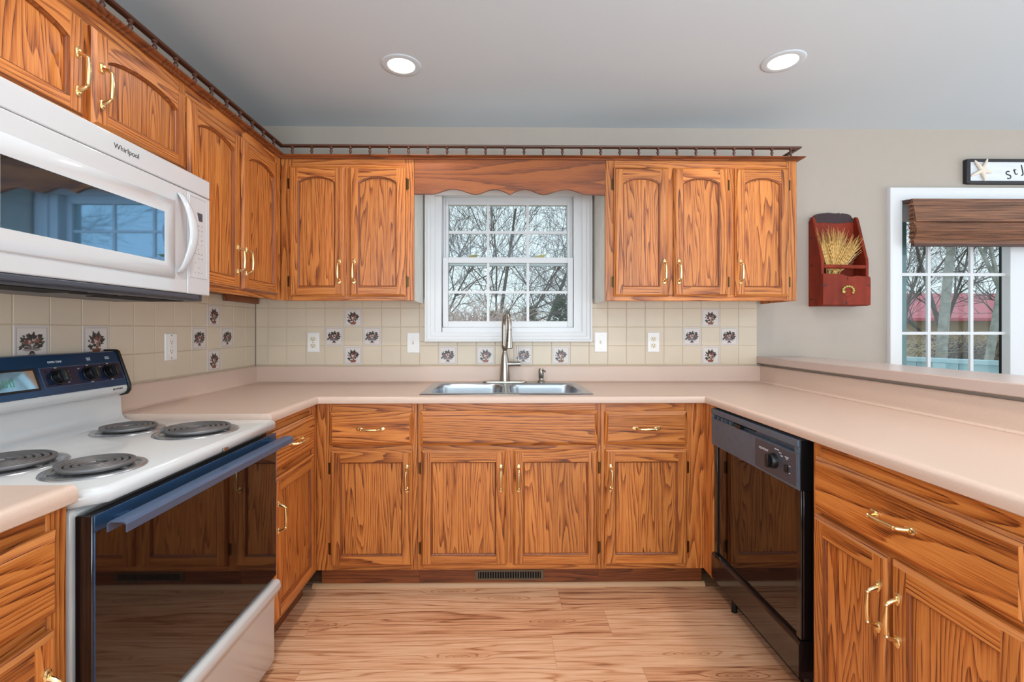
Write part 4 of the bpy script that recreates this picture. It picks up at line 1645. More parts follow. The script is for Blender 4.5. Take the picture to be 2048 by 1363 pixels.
# oven door
m = MB()
m.box(0.006, RW - 0.006, 0.004, 0.040, 0.338, 0.845)
dr = m.build('oven_door', M_['blackenam'], rg, 0.003)
m = MB()
m.box(0.008, RW - 0.008, 0.0005, 0.0035, 0.340, 0.812)
m.build('door_glass', M_['blackgloss'], dr)
m = MB()
m.box(0.006, RW - 0.006, 0.0, 0.0038, 0.8125, 0.846)
m.box(0.0060, 0.0078, -0.0004, 0.0038, 0.339, 0.8125)
m.box(RW - 0.0078, RW - 0.006, -0.0004, 0.0038, 0.339, 0.8125)
m.build('door_trim', M_['bluesheen'], dr, 0.001)
m = MB()
hp = [(-0.060, 0.812), (-0.060, 0.828), (-0.053, 0.834), (-0.026, 0.834), (-0.020, 0.828), (-0.020, 0.812), (-0.0225, 0.812), (-0.0225, 0.827), (-0.027, 0.8315), (-0.052, 0.8315), (-0.0575, 0.827), (-0.0575, 0.812)]
m.prism(hp, 0.010, RW - 0.004, 'yz')
hb = m.build('door_handle', M_['sheentrim'], dr)
m = MB()
for x in (0.05, RW - 0.06):
    m.box(x, x + 0.03, -0.0225, 0.003, 0.814, 0.829)
m.build('handle_bracket', M_['bluesheen'], hb)
# latch nib below the cooktop lip
m = MB()
m.box(0.425, 0.447, -0.006, 0.008, 0.862, 0.872)
m.build('latch', M_['nickel'], rg, 0.001)
# storage drawer
m = MB()
pr = [(0.045, 0.032), (0.010, 0.032), (0.006, 0.038), (0.006, 0.252), (0.0, 0.268), (-0.014, 0.290), (-0.018, 0.302), (-0.016, 0.318), (-0.006, 0.327), (0.006, 0.327), (0.045, 0.322)]
m.prism(pr, 0.006, RW - 0.006, 'yz')
m.build('storage_drawer', M_['enamel'], rg, 0.003, angle=50)

# ================================================================== MICROWAVE (front faces +x)
MX, MY0, MY1 = -1.060, 0.955, 1.712
mw = thing('microwave', 'white over-the-range microwave with dark door window under the oak cabinets', 'microwave', (MX, MY0, 1.335), pi / 2)
MW = MY1 - MY0
z_ = lambda z: z - 1.335
m = MB()
m.box(0.0, MW, 0.032, 0.346, 0.004, z_(1.751))
m.build('body', M_['mw_white'], mw, 0.003)
m = MB()                                                  # top grille strip
m.box(0.0, MW, 0.0, 0.0315, z_(1.6865), z_(1.751))
ts = m.build('top_strip', M_['mw_white'], mw, 0.004, 3)
xs_ = 1.590 - MY0
m = MB()
m.box(0.0, xs_ - 0.0012, 0.0, 0.0315, 0.0, z_(1.6848))
md = m.build('microwave_door', M_['mw_white'], mw, 0.004, 3)
m = MB()                                                  # raised surround of the window
wx0, wx1, wz0, wz1 = 0.040, 1.478 - MY0, z_(1.428), z_(1.584)
pr = [(0.0, 0.0003), (0.0, -0.004), (-0.006, -0.0055), (-0.046, -0.0045), (-0.050, 0.0003)]
sweep(m, [(wx0, wz0), (wx0, wz1), (wx1, wz1), (wx1, wz0)], pr, plane='xz', close_path=True)
m.build('window_surround', M_['mw_white'], md, angle=60)
m = MB()
m.box(wx0, wx1, -0.003, 0.0005, wz0, wz1)
m.build('door_window', M_['mwglass'], md)
m = MB()
hpts = []
for k in range(17):
    q = k / 16
    b = sin(pi * q)
    hpts.append((1.548 - MY0 + 0.004 * b, -0.003 - 0.044 * b ** 0.8, z_(1.400 + 0.262 * q), 0.010 + 0.008 * b))
loops = []
for x, y, z, wv in hpts:
    loops.append([(x + wv * cos(2 * pi * k / 14) * 1.15, y + 0.008 * sin(2 * pi * k / 14), z) for k in range(14)])
m.loft(loops)
m.build('door_handle', M_['mw_white'], md, angle=60)
m = MB()
m.box(xs_ + 0.0012, MW, 0.0, 0.0315, 0.0, z_(1.6848))
cp = m.build('control_panel', M_['mw_white'], mw, 0.004, 3)
m = MB()
q0, q1, q2, q3 = xs_ + 0.012, MW - 0.020, z_(1.395), z_(1.672)
sweep(m, [(q0, q2), (q0, q3), (q1, q3), (q1, q2)], [(0.0, 0.0003), (0.0, -0.0015), (-0.0022, -0.0015), (-0.003, 0.0003)], plane='xz', close_path=True)
m.build('panel_ridge', M_['mw_white'], cp)
m = MB()
m.prism([(1.641 - MY0, z_(1.622)), (1.668 - MY0, z_(1.622)), (1.668 - MY0, z_(1.594)), (1.649 - MY0, z_(1.594))], -0.0010, 0.0003, 'xz')
m.build('display', M_['dwinset'], cp)
m = MB()
rnd = random.Random(5)
for r in range(11):
    for cidx in range(3):
        if rnd.random() < 0.25:
            continue
        x = 1.628 - MY0 + cidx * 0.017
        z = z_(1.575) - r * 0.0165
        m.box(x, x + rnd.uniform(0.004, 0.009), -0.0004, 0.0002, z, z + 0.0030)
m.build('button_print', M_['printg'], cp)
lettering('Whirlpool', 0.0215, (1.334 - MY0, -0.0004, z_(1.7185)), (pi / 2, 0, 0), M_['printb'], ts, 'lettering', 0.0002)
m = MB()
m.box(0.012, MW - 0.012, 0.020, 0.335, -0.022, 0.003)
m.box(0.012, MW - 0.06, 0.002, 0.020, -0.016, -0.0005)
us = m.build('underside', M_['dwinset'], mw, 0.004)
m = MB()
for x0 in (0.06, 0.44):
    m.box(x0, x0 + 0.25, 0.05, 0.17, -0.024, -0.0215)
m.box(0.33, 0.42, 0.06, 0.12, -0.024, -0.0215)
m.build('grease_filter', M_['dark'], us)

# ================================================================== DISHWASHER (front faces -x; drawn x = -world Y from the far end)
DX, DY = 0.936, 2.046
dw = thing('dishwasher', 'black built-in dishwasher with grey control panel under the right worktop', 'dishwasher', (DX, DY, 0), -pi / 2)
DWW = 0.600
m = MB()
m.box(0.004, DWW - 0.004, 0.045, 0.56, 0.115, 0.872)
m.build('tub_body', M_['blackenam'], dw)
m = MB()
m.box(0.03, DWW - 0.03, 0.10, 0.13, 0.0, 0.114)
m.build('toe_kick', M_['black'], dw)
m = MB()                                                   # control panel with a recessed vent slot on top
m.box(0.0, DWW, 0.0, 0.044, 0.708, 0.823)
m.box(0.0, DWW, -0.003, 0.044, 0.843, 0.866)
m.box(0.0, 0.012, 0.0, 0.044, 0.823, 0.843)
m.box(DWW - 0.022, DWW, 0.0, 0.044, 0.823, 0.843)
m.box(0.012, DWW - 0.022, 0.016, 0.044, 0.823, 0.843)
pn = m.build('control_panel', M_['dwsheen'], dw, 0.0018)
m = MB()
m.box(DWW + 0.0005, DWW + 0.003, 0.004, 0.046, 0.708, 0.866)
m.build('panel_end', M_['black'], pn, 0.001)
m = MB()
m.box(0.015, 0.33, 0.0148, 0.0158, 0.832, 0.842)
m.build('vent_slot', M_['dark'], pn)
m = MB()
for x in (0.045, 0.080, 0.115, 0.150):
    m.box(x, x + 0.012, 0.003, 0.0156, 0.824, 0.838)
m.build('vent_fins', M_['dwsheen'], pn)
m = MB()
m.box(0.205, 0.245, -0.002, 0.0150, 0.8235, 0.8385)
m.build('latch', M_['black'], pn, 0.001)
m = MB()
m.box(0.352, DWW - 0.012, -0.0012, 0.0005, 0.716, 0.818)
m.build('control_inset', M_['dwinset'], pn, 0.0006)
m = MB()
c0 = (0.470, -0.0012, 0.766)
m.lathe([(0.0265, 0.0), (0.0255, -0.006), (0.0235, -0.016), (0.0225, -0.0175)], c0, 28, 0, 'y')
kb = m.build('dial', M_['black'], pn)
m = MB()
m.box(0.462, 0.478, -0.030, -0.018, 0.745, 0.787)
m.build('dial_grip', M_['black'], kb, 0.002)
m = MB()
m.box(0.535, 0.549, -0.008, -0.0012, 0.748, 0.772)
m.build('rocker_switch', M_['black'], pn, 0.001)
for tx, x, z, s_ in (('HOTPOINT', 0.408, 0.790, 0.0115), ('NORMAL', 0.487, 0.808, 0.0060), ('LIGHT', 0.506, 0.801, 0.0050), ('RINSE', 0.514, 0.793, 0.0050), ('OFF', 0.433, 0.760, 0.0055), ('HEATED\nDRY', 0.541, 0.793, 0.0055), ('ON', 0.556, 0.771, 0.0055), ('OFF', 0.556, 0.748, 0.0050)):
    lettering(tx, s_, (x, -0.0014, z), (pi / 2, 0, 0), M_['printw'], pn)
m = MB()
m.box(0.004, DWW - 0.004, 0.018, 0.044, 0.236, 0.706)
dd_ = m.build('door', M_['blackenam'], dw, 0.002)
m = MB()
m.box(0.030, DWW - 0.030, 0.0165, 0.0178, 0.245, 0.700)
m.build('door_panel', M_['blackgloss'], dd_)
m = MB()
for x0, x1 in ((0.004, 0.029), (DWW - 0.029, DWW - 0.004)):
    m.box(x0, x1, 0.010, 0.0178, 0.236, 0.706)
m.build('door_frame', M_['blackenam'], dd_, 0.002)
m = MB()
pr = [(0.044, 0.118), (0.004, 0.118), (0.0, 0.122), (0.0, 0.224), (0.004, 0.230), (0.018, 0.2345), (0.044, 0.2345)]
m.prism(pr, 0.0, DWW, 'yz')
m.build('access_panel', M_['blackenam'], dw)
m = MB()
for x in (0.06, DWW - 0.06):
    m.cyl((x, 0.07, 0.0), (x, 0.07, 0.117), 0.012, n=10)
m.build('levelling_feet', M_['black'], dw)

# ================================================================== OUTLETS AND SWITCHES (drawn facing -y)
def wall_plate(name, label, cat, loc, rz, kind, w=0.070, h=0.115):
    r = thing(name, label, cat, loc, rz)
    m = MB()
    hw, hh = w / 2, h / 2
    m.loft([[(x * (hw - e), y, z * (hh - e)) for x, z in ((-1, -1), (1, -1), (1, 1), (-1, 1))] for e, y in ((0, -0.0005), (0, -0.003), (0.004, -0.0055))])
    m.build('cover_plate', M_['plate'], r, 0.0008)
    if kind == 'duplex':
        for z in (0.0195, -0.0195):
            m = MB()
            pts = [(0.0165 * cos(a), max(-0.0125, min(0.0125, 0.0165 * sin(a)))) for a in [2 * pi * k / 24 for k in range(24)]]
            m.loft([[(x * q, y, z + zz * q) for x, zz in pts] for q, y in ((1, -0.0052), (1, -0.0072), (0.95, -0.0078))])
            o = m.build('receptacle', M_['ivory'], r)
            m = MB()
            m.box(-0.0075, -0.0055, -0.0081, -0.0075, z - 0.001, z + 0.008)
            m.box(0.0055, 0.0075, -0.0081, -0.0075, z, z + 0.0075)
            m.lathe([(0.0026, -0.0081), (0.0026, -0.0075)], (0, 0, z - 0.0068), 10, 0, 'y')
            m.build('slots', M_['dark'], o)
        sc = (0.0,)
    elif kind == 'toggle':
        m = MB()
        m.box(-0.0055, 0.0055, -0.0062, -0.0050, -0.012, 0.012)
        m.build('toggle_slot', M_['ivory'], r)
        m = MB()
        m.loft([[(x * 0.004, -0.006, z) for x, z in ((-1, -0.006), (1, -0.006), (1, 0.006), (-1, 0.006))], [(x * 0.0032, -0.017, z + 0.006) for x, z in ((-1, -0.004), (1, -0.004), (1, 0.004), (-1, 0.004))]])
        m.build('toggle', M_['plate'], r, 0.0006)
        sc = (0.030, -0.030)
    else:
        m = MB()
        m.box(-0.0165, 0.0165, -0.0068, -0.0050, -0.0335, 0.0335)
        o = m.build('receptacle', M_['plate'], r, 0.0008)
        m = MB()
        for z in (0.0195, -0.0195):
            m.box(-0.0075, -0.0055, -0.0071, -0.0066, z - 0.001, z + 0.007)
            m.box(0.0055, 0.0075, -0.0071, -0.0066, z, z + 0.0065)
            m.lathe([(0.0024, -0.0071), (0.0024, -0.0066)], (0, 0, z - 0.006 if z > 0 else z - 0.006), 10, 0, 'y')
        m.build('slots', M_['dark'], o)
        m = MB()
        m.box(-0.006, 0.006, -0.0074, -0.0067, 0.0012, 0.0052)
        m.box(-0.006, 0.006, -0.0074, -0.0067, -0.0052, -0.0012)
        m.build('test_buttons', M_['ivory'], o)
        sc = (0.048, -0.048)
    for z in sc:
        m = MB()
        m.lathe([(0.0030, -0.0066), (0.0030, -0.0050)], (0, 0, z), 10, 0, 'y')
        m.build('screw', M_['nickel'], r)
    return r


wall_plate('power_outlet', 'white duplex outlet on the back tiles left of the window', 'outlet', (-1.078, YB, 1.139), 0, 'duplex')
wall_plate('light_switch', 'white toggle switch on the tiles at the left edge of the window', 'switch', (-0.502, YB, 1.136), 0, 'toggle', 0.074, 0.117)
wall_plate('light_switch', 'white toggle switch on the tiles at the right edge of the window', 'switch', (0.586, YB, 1.140), 0, 'toggle', 0.074, 0.117)
wall_plate('power_outlet', 'white duplex outlet on the back tiles right of the window', 'outlet', (0.893, YB, 1.139), 0, 'duplex')
wall_plate('power_outlet', 'white square-faced outlet on the left wall tiles beside the range', 'outlet', (XL, 2.005, 1.139), pi / 2, 'gfci', 0.074, 0.115)

# ================================================================== LETTER BOX WITH WHEAT (on the back wall)
BX, BZ = 1.945, 1.348
lb = thing('wall_letter_box', 'worn red wooden wall pocket with charred edges hanging right of the cabinets', 'wall box', (BX, WY, BZ))
HW = 0.135
m = MB()                                                   # back board with an irregular rounded head
outl = [(-HW, 0.0), (HW, 0.0), (HW, 0.50), (0.112, 0.515), (0.100, 0.532), (0.082, 0.538), (0.05, 0.543), (0.045, 0.536), (0.035, 0.544), (0.012, 0.541), (-0.03, 0.545), (-0.075, 0.541), (-0.105, 0.534), (-0.123, 0.515), (-HW, 0.495)]
m.prism(outl, -0.016, -0.001, 'xz')
m.build('back_board', M_['redwood'], lb, 0.002)
m = MB()
top = [(x, z) for x, z in outl if z > 0.49]
head = [(HW - 0.012, 0.492)] + [(x * 0.985, z + 0.0008) for x, z in top] + [(-HW + 0.012, 0.487), (-0.05, 0.489), (0.03, 0.484), (0.09, 0.49)]
m.prism(head, -0.0185, -0.0165, 'xz')
m.build('charred_head', M_['charwood'], lb)
side = [(-0.017, 0.0), (-0.017, 0.515), (-0.022, 0.520), (-0.032, 0.514), (-0.040, 0.495), (-0.100, 0.285), (-0.108, 0.262), (-0.110, 0.235), (-0.110, 0.0)]
for s in (-1, 1):
    m = MB()
    x0 = s * HW
    m.prism(side, min(x0, x0 - s * 0.016), max(x0, x0 - s * 0.016), 'yz')
    m.build('side_board', M_['redwood'], lb, 0.0025)
m = MB()
fr = [(-HW, 0.003), (HW, 0.002), (HW + 0.001, 0.09), (HW, 0.150), (HW - 0.004, 0.162), (0.10, 0.164), (0.06, 0.168), (0.025, 0.162), (0.004, 0.166), (-0.03, 0.176), (-0.08, 0.178), (-HW, 0.180)]
m.prism(fr, -0.124, -0.1105, 'xz')
fb = m.build('front_board', M_['redwood'], lb, 0.0025)
m = MB()
m.box(-HW + 0.0165, HW - 0.0165, -0.1095, -0.017, 0.0, 0.014)
m.build('bottom_board', M_['redwood'], lb)
m = MB()
m.cyl((-HW + 0.0165, -0.100, 0.222), (HW - 0.0165, -0.100, 0.218), 0.0115, n=14)
m.build('front_rail', M_['redwood'], lb)
m = MB()                                                   # dark dovetail marks and nicks
for x, z, w_, h_ in ((-HW + 0.012, 0.112, 0.026, 0.006), (HW - 0.012, 0.112, 0.014, 0.006), (-0.002, 0.012, 0.006, 0.012), (0.004, 0.150, 0.0022, 0.016)):
    m.prism([(x - w_, z), (x, z - h_ * 0.6), (x + w_ * 0.6, z), (x, z + h_)], -0.1255, -0.1235, 'xz')
m.build('charred_marks', M_['charwood'], fb)
m = MB()
for z in (0.04, 0.235, 0.395):
    m.prism([(-0.016, z), (-0.020, z + 0.007), (-0.045, z + 0.002), (-0.020, z - 0.005)], -HW - 0.0012, -HW + 0.0005, 'yz')
m.build('charred_marks', M_['charwood'], lb)
m = MB()
for i in range(24):
    a0, a1 = 2 * pi * i / 24, 2 * pi * (i + 1) / 24
    m.tube([(0.004 + 0.030 * cos(a), -0.1245, 0.082 + 0.032 * sin(a)) for a in (a0, a1)], 0.0012, 6)
    if i % 2 == 0:
        m.tube([(0.004 + 0.018 * cos(a), -0.1245, 0.090 + 0.018 * sin(a)) for a in (a0, a1)], 0.0010, 6)
m.build('carved_rosette', M_['redwood'], fb)
m = MB()
for k in range(9):
    a = radians(188 - 27 * k)
    m.ell((0.006 + 0.030 * cos(a), -0.1275, 0.083 + 0.024 * sin(a)), (0.0062, 0.0045, 0.0058), 10, 6)
m.ell((-0.020, -0.1275, 0.076), (0.0095, 0.005, 0.0078), 10, 6)
m.build('bead_ornament', M_['ydots'], fb)

wh = thing('wheat_bunch', 'bunch of dried golden wheat standing in the red wall pocket', 'dried flowers', (BX - 0.055, WY - 0.065, BZ + 0.03))
rnd = random.Random(21)
for i in range(46):
    m = MB()
    q = (i + 0.5) / 46
    spread = rnd.uniform(-1, 1)
    ang = -0.34 + 1.12 * q + rnd.uniform(-0.07, 0.07)
    ln = rnd.uniform(0.225, 0.30) if q < 0.78 else rnd.uniform(0.25, 0.31)
    yy = rnd.uniform(-0.028, 0.022) - 0.012 * abs(sin(ang))
    x0 = rnd.uniform(-0.020, 0.020) + 0.012 * q
    base_ = Vector((x0 - 0.02, rnd.uniform(-0.012, 0.012), 0.0))
    neck = Vector((x0 + 0.006, yy * 0.5, 0.118 * (1 - 0.1 * abs(ang))))
    d = Vector((sin(ang), yy * 1.2, cos(ang))).normalized()
    tip = neck + d * (ln - 0.16)
    m.tube([base_, (base_ + neck) / 2 + Vector((0.002, 0, 0)), neck, neck + d * 0.03], [0.0011, 0.0011, 0.0011, 0.0010], 5)
    e0, e1 = neck + d * rnd.uniform(0.01, 0.035), neck + d * rnd.uniform(0.095, 0.125)
    side_ = d.cross(Vector((0, 1, 0))).normalized()
    for k in range(7):                                      # grains and awns
        p = e0 + (e1 - e0) * k / 6
        for s in (-1, 1):
            c_ = p + side_ * s * 0.0034
            m.tube([c_ - d * 0.006, c_, c_ + d * 0.007], [0.0008, 0.0030, 0.0009], 5)
            if k % 2 == 0 or k > 4:
                tipp = c_ + d * rnd.uniform(0.045, 0.075) + side_ * s * rnd.uniform(0.004, 0.016) + Vector((0, rnd.uniform(-0.012, 0.008), 0))
                m.tube([c_ + d * 0.005, (c_ + tipp) / 2 + side_ * s * 0.001, tipp], [0.0007, 0.0006, 0.0003], 3)
    m.v = [(x * 1.3, y, z * 1.40) for x, y, z in m.v]
    m.build('wheat_stalk', M_['wheat'] if i % 5 else M_['stem'], wh, angle=60)

# ================================================================== SIGN OVER THE PATIO DOOR
sg = thing('beach_sign', 'whitewashed wooden sign with black frame and starfish above the patio door', 'sign', (2.725, WY, 2.068))
SW, SH = 0.86, 0.140
m = MB()
m.box(0.010, SW - 0.010, -0.016, -0.0005, 0.010, SH - 0.010)
bd = m.build('sign_board', M_['signw'], sg)
m = MB()
m.box(0, 0.024, -0.026, -0.0005, 0, SH)
m.box(SW - 0.024, SW, -0.026, -0.0005, 0, SH)
m.box(0.024, SW - 0.024, -0.026, -0.0005, 0, 0.014)
m.box(0.024, SW - 0.024, -0.026, -0.0005, SH - 0.014, SH)
m.build('sign_frame', M_['frameb'], sg, 0.003)
m = MB()
sc_ = (0.092, 0.072)
for a, l in ((128, 0.073), (66, 0.072), (-14, 0.056), (-76, 0.064), (206, 0.074)):
    d = Vector((cos(radians(a)), sin(radians(a))))
    c_ = Vector((0.092, 0.074))
    m.tube([(c_.x, -0.024, c_.y), (c_.x + d.x * l * 0.3, -0.026, c_.y + d.y * l * 0.3), (c_.x + d.x * l * 0.7, -0.027, c_.y + d.y * l * 0.7), (c_.x + d.x * l, -0.026, c_.y + d.y * l)], [0.0125, 0.0105, 0.0080, 0.0035], 10)
m.ell((0.092, -0.025, 0.074), (0.0135, 0.010, 0.0135))
m.build('starfish', M_['starfish'], sg, angle=60)
for ch, x, z, a in (('S', 0.257, 0.048, 0.30), ('t', 0.295, 0.072, 0.30), ('J', 0.338, 0.084, 0.20)):
    lettering(ch, 0.070, (x, -0.0163, z), (pi / 2, -a, 0), M_['printb'], bd, 'lettering', 0.0006)

# ================================================================== WOVEN SHADE ON THE PATIO DOOR
bl = thing('roman_shade', 'brown woven bamboo roman shade pulled up on the patio door', 'window shade', (2.365, WY, 1.969))
m = MB()
SHW = 1.76
pr = []
# outer face going down: valance, then the folded stack
zt = 0.0
nv = 14
for i in range(nv * 4 + 1):
    q = i / (nv * 4)
    z = -0.135 * q
    y = -0.050 - 0.026 * q - 0.0022 * abs(sin(pi * nv * q))
    pr.append((y, z))
nf = 16
for i in range(nf * 4 + 1):
    q = i / (nf * 4)
    z = -0.139 - 0.110 * q
    y = -0.062 - 0.016 * sin(pi * min(1, q * 1.15)) - 0.0030 * abs(sin(pi * nf * q))
    pr.append((y, z))
pr.append((-0.064, -0.262))
pr.append((-0.040, -0.262))
pr.append((-0.034, -0.20))
pr.append((-0.030, -0.02))
pr.append((-0.036, 0.0))
m.prism(pr, 0.016, SHW, 'yz')
m.build('woven_slats', M_['bamboo'], bl, angle=30)
m = MB()
m.box(0.012, SHW + 0.004, -0.0675, -0.045, -0.277, -0.2625)
m.build('bottom_rail', M_['bamboo_d'], bl, 0.002)
m = MB()
m.box(0.0, SHW + 0.01, -0.030, -0.004, -0.018, 0.0)
m.build('head_rail', M_['bamboo_d'], bl)
m = MB()
for k in range(9):                                          # the loose folds seen from the end
    z = -0.030 - 0.026 * k
    yo_ = -0.052 - 0.014 * abs(sin(k * 1.3))
    m.tube([(0.014, -0.034, z - 0.012), (0.004, yo_ + 0.01, z - 0.004), (0.010, yo_ - 0.004, z - 0.002), (0.016, yo_, z - 0.010)], [0.004, 0.005, 0.005, 0.004], 8)
m.build('fold_edges', M_['bamboo'], bl)

# ================================================================== RECESSED CEILING LIGHTS
def can(x, y, label, watt=CAN_WATT):
    r = thing('recessed_light', label, 'ceiling light', (x, y, CEIL))
    m = MB()
    m.lathe([(0.089, -0.0005), (0.088, -0.002), (0.082, -0.0035), (0.068, -0.0045), (0.062, -0.004), (0.061, -0.0005)], (0, 0, 0), 40)
    m.build('trim_ring', M_['ceil'], r, angle=50)
    m = MB()
    m.lathe([(0.0605, -0.001), (0.058, -0.0055), (0.040, -0.0075), (0.004, -0.008)], (0, 0, 0), 40)
    m.build('lens', M_['led'], r, angle=60)
    l = lamp('can_lamp', 'AREA', (0, 0, -0.012), (0, 0, 0), watt, CAN_COL, 0.12, None, radians(150))
    l.parent = r
    return r


can(-0.440, 2.078, 'lit recessed ceiling light left of centre, above the sink side', 3.0)
can(1.243, 2.028, 'lit recessed ceiling light at the right, above the bar side', 1.9)
can(-0.440, 1.0, 'recessed ceiling light near the left cabinets, behind the first one', 8.0)
can(1.243, 1.0, 'recessed ceiling light above the right worktop, nearer the camera', 8.0)
can(0.4, -1.4, 'unseen recessed light added for fill in the room behind the camera')  # out-of-view lamp, added for general room light
can(3.1, 0.3, 'unseen recessed light added for fill in the dining area')  # another added lamp out of view, for fill

# ================================================================== OUTDOORS
m = MB()
m.box(-60, 80, 3.4, 90, -0.75, -0.6)
struct(m.build('ground', M_['lawn']))
# deck railing beyond the patio door
dk = thing('deck_railing', 'pale blue solid deck railing outside the patio door', 'railing', (4.05, 4.2, 0))
m = MB()
A, B = Vector((3.55, 4.98)), Vector((4.60, 3.12))
A, B = Vector((3.40, 5.42)), Vector((4.62, 3.00))
dv = (B - A).normalized()
nv_ = Vector((dv.y, -dv.x))


def along(s, o, z):
    p = A + dv * s + nv_ * o
    return (p.x - 4.05, p.y - 4.2, z)


LN = (B - A).length
def slab(m, s0, s1, o0, o1, z0, z1):
    a = [m.vert(along(s, o, z)) for z in (z0, z1) for s, o in ((s0, o0), (s1, o0), (s1, o1), (s0, o1))]
    for q in ((0, 3, 2, 1), (4, 5, 6, 7), (0, 1, 5, 4), (1, 2, 6, 5), (2, 3, 7, 6), (3, 0, 4, 7)):
        m.face([a[i] for i in q])


slab(m, 0, LN, -0.06, 0.08, 0.915, 0.952)
m.build('rail_cap', M_['rail'], dk, 0.004)
m = MB()
ns = 9
for k in range(ns):
    s0 = LN * k / ns
    slab(m, s0 + 0.004, s0 + LN / ns - 0.004, 0.0, 0.022, -0.3, 0.912)
m.build('rail_boards', M_['rail'], dk)
m = MB()
for s in (0.02, LN * 0.5, LN - 0.11):
    slab(m, s, s + 0.09, 0.0225, 0.11, -0.6, 0.912)
m.build('rail_posts', M_['rail'], dk)

# red-roofed building in the distance
bn = thing('red_roof_building', 'low tan building with a red metal roof far beyond the trees', 'building', (25.0, 26.0, -0.6))
m = MB()
m.box(-9, 7, 0, 6, 0.0, 2.55)
m.build('walls', M_['siding'], bn)
m = MB()
m.prism([(-1.2, 2.45), (3.0, 4.1), (7.2, 2.45), (7.2, 2.3), (-1.2, 2.3)], -9.6, 7.6, 'yz')
m.build('roof', M_['roof'], bn)


def bare_tree(name, label, loc, height, r0, seed, mt='bark', lean=(0, 0), levels=4, fork=2.4, up=0.25, cat='tree', group=None, spread=0.6, limit=2600, first=0.22, wig=0.16):
    rnd = random.Random(seed)
    m = MB()
    cnt = [0]

    def grow(p, d, ln, r, lev):
        if cnt[0] > limit:
            return
        cnt[0] += 1
        ns_ = 4
        wg = wig * (1.0 if lev < 2 else 2.2)
        pts, rs = [p], [r]
        q = p.copy()
        dd = d.copy()
        kids = []
        for i in range(ns_):
            dd = (dd + Vector((rnd.uniform(-wg, wg), rnd.uniform(-wg, wg), rnd.uniform(-wg * 0.6, wg * 0.6) + up * 0.06 * (lev > 0)))).normalized()
            q = q + dd * ln / ns_
            pts.append(q.copy())
            rs.append(max(r * (1 - 0.62 * (i + 1) / ns_), 0.0030))
            kids.append((q.copy(), dd.copy(), rs[-1]))
        m.tube(pts, rs, 8 if lev == 0 else (5 if lev < 3 else 3), 0, lev < 1)
        if lev >= levels:
            return
        for i, (kp, kd, kr) in enumerate(kids):
            if lev == 0 and (i + 1) / ns_ < first:
                continue
            nb = rnd.choice((1, 2, 2, 3)) if i < ns_ - 1 else int(fork + rnd.random())
            for b in range(nb):
                a = rnd.uniform(0, 2 * pi)
                ax = kd.orthogonal().normalized()
                ax.rotate(Matrix.Rotation(a, 3, kd))
                nd = (kd * cos(spread + rnd.uniform(-0.2, 0.25)) + ax * sin(spread + rnd.uniform(-0.2, 0.25)) + Vector((0, 0, up * 0.3))).normalized()
                grow(kp, nd, ln * rnd.uniform(0.48, 0.72), min(kr * 0.72, r * 0.55), lev + 1)
    d0 = Vector((lean[0], lean[1], 1)).normalized()
    grow(Vector((0, 0, 0)), d0, height * 0.62, r0, 0)
    o = m.build(name, M_[mt], None, angle=70, fix=False)
    o.location = loc
    return tag(o, label, cat, group)


def shrub(label, loc, r, h, n, seed, mt, name='twiggy_shrub', cat='shrub', arch=0.8, tw=0.010, group=None):
    rnd = random.Random(seed)
    m = MB()
    for i in range(n):
        a = rnd.uniform(0, 2 * pi)
        q = rnd.uniform(0.2, 1.0)
        p0 = Vector((0.25 * r * rnd.uniform(-1, 1), 0.25 * r * rnd.uniform(-1, 1), 0))
        out = Vector((cos(a), sin(a), 0)) * r * q
        hh = h * rnd.uniform(0.55, 1.0)
        pts = []
        for k in range(6):
            t_ = k / 5
            z = hh * (1.9 * t_ - 0.9 * arch * t_ * t_)
            pts.append(p0 + out * (t_ ** 1.3) + Vector((rnd.uniform(-0.06, 0.06) * r, rnd.uniform(-0.06, 0.06) * r, z)))
        m.tube(pts, [tw * (1 - 0.14 * k) for k in range(6)], 3, 0, False)
        for k in range(3):
            pb = pts[rnd.randint(2, 4)]
            pe = pb + Vector((rnd.uniform(-0.3, 0.3) * r, rnd.uniform(-0.3, 0.3) * r, rnd.uniform(-0.25, 0.2) * h))
            bw = Vector((rnd.uniform(-0.1, 0.1) * r, rnd.uniform(-0.1, 0.1) * r, rnd.uniform(0.0, 0.09) * h))
            m.tube([pb, pb * 0.7 + pe * 0.3 + bw, pb * 0.3 + pe * 0.7 + bw * 0.9, pe], [tw * 0.6, tw * 0.5, tw * 0.4, tw * 0.25], 3, 0, False)
    o = m.build(name, M_[mt], None, angle=70, fix=False)
    o.location = loc
    return tag(o, label, cat, group)


def conifer(label, loc, r, h, seed, mt):
    rnd = random.Random(seed)
    t = thing('evergreen_tree', label, 'tree', loc)
    m = MB()
    m.tube([(0, 0, 0), (0, 0, h * 0.9)], [0.06, 0.01], 6)
    m.build('trunk', M_['bark'], t)
    m = MB()
    for i in range(900):
        q = rnd.random() ** 0.8
        z = h * (0.04 + 0.95 * q)
        a = rnd.uniform(0, 2 * pi)
        rr = r * (1 - q) ** 0.8 * rnd.uniform(0.55, 1.05) + 0.02
        p = Vector((rr * cos(a), rr * sin(a), z))
        d = Vector((cos(a), sin(a), rnd.uniform(-0.2, 0.6))).normalized() * rnd.uniform(0.08, 0.20)
        s_ = d.cross(Vector((0, 0, 1))).normalized() * rnd.uniform(0.02, 0.05)
        m.poly([p - d * 0.6, p + s_, p + d, p - s_])
        m.poly([p - d * 0.6 + Vector((0, 0, .02)), p + s_.cross(d).normalized() * 0.03, p + d])
    m.build('foliage', M_[mt], t, fix=False)
    return t


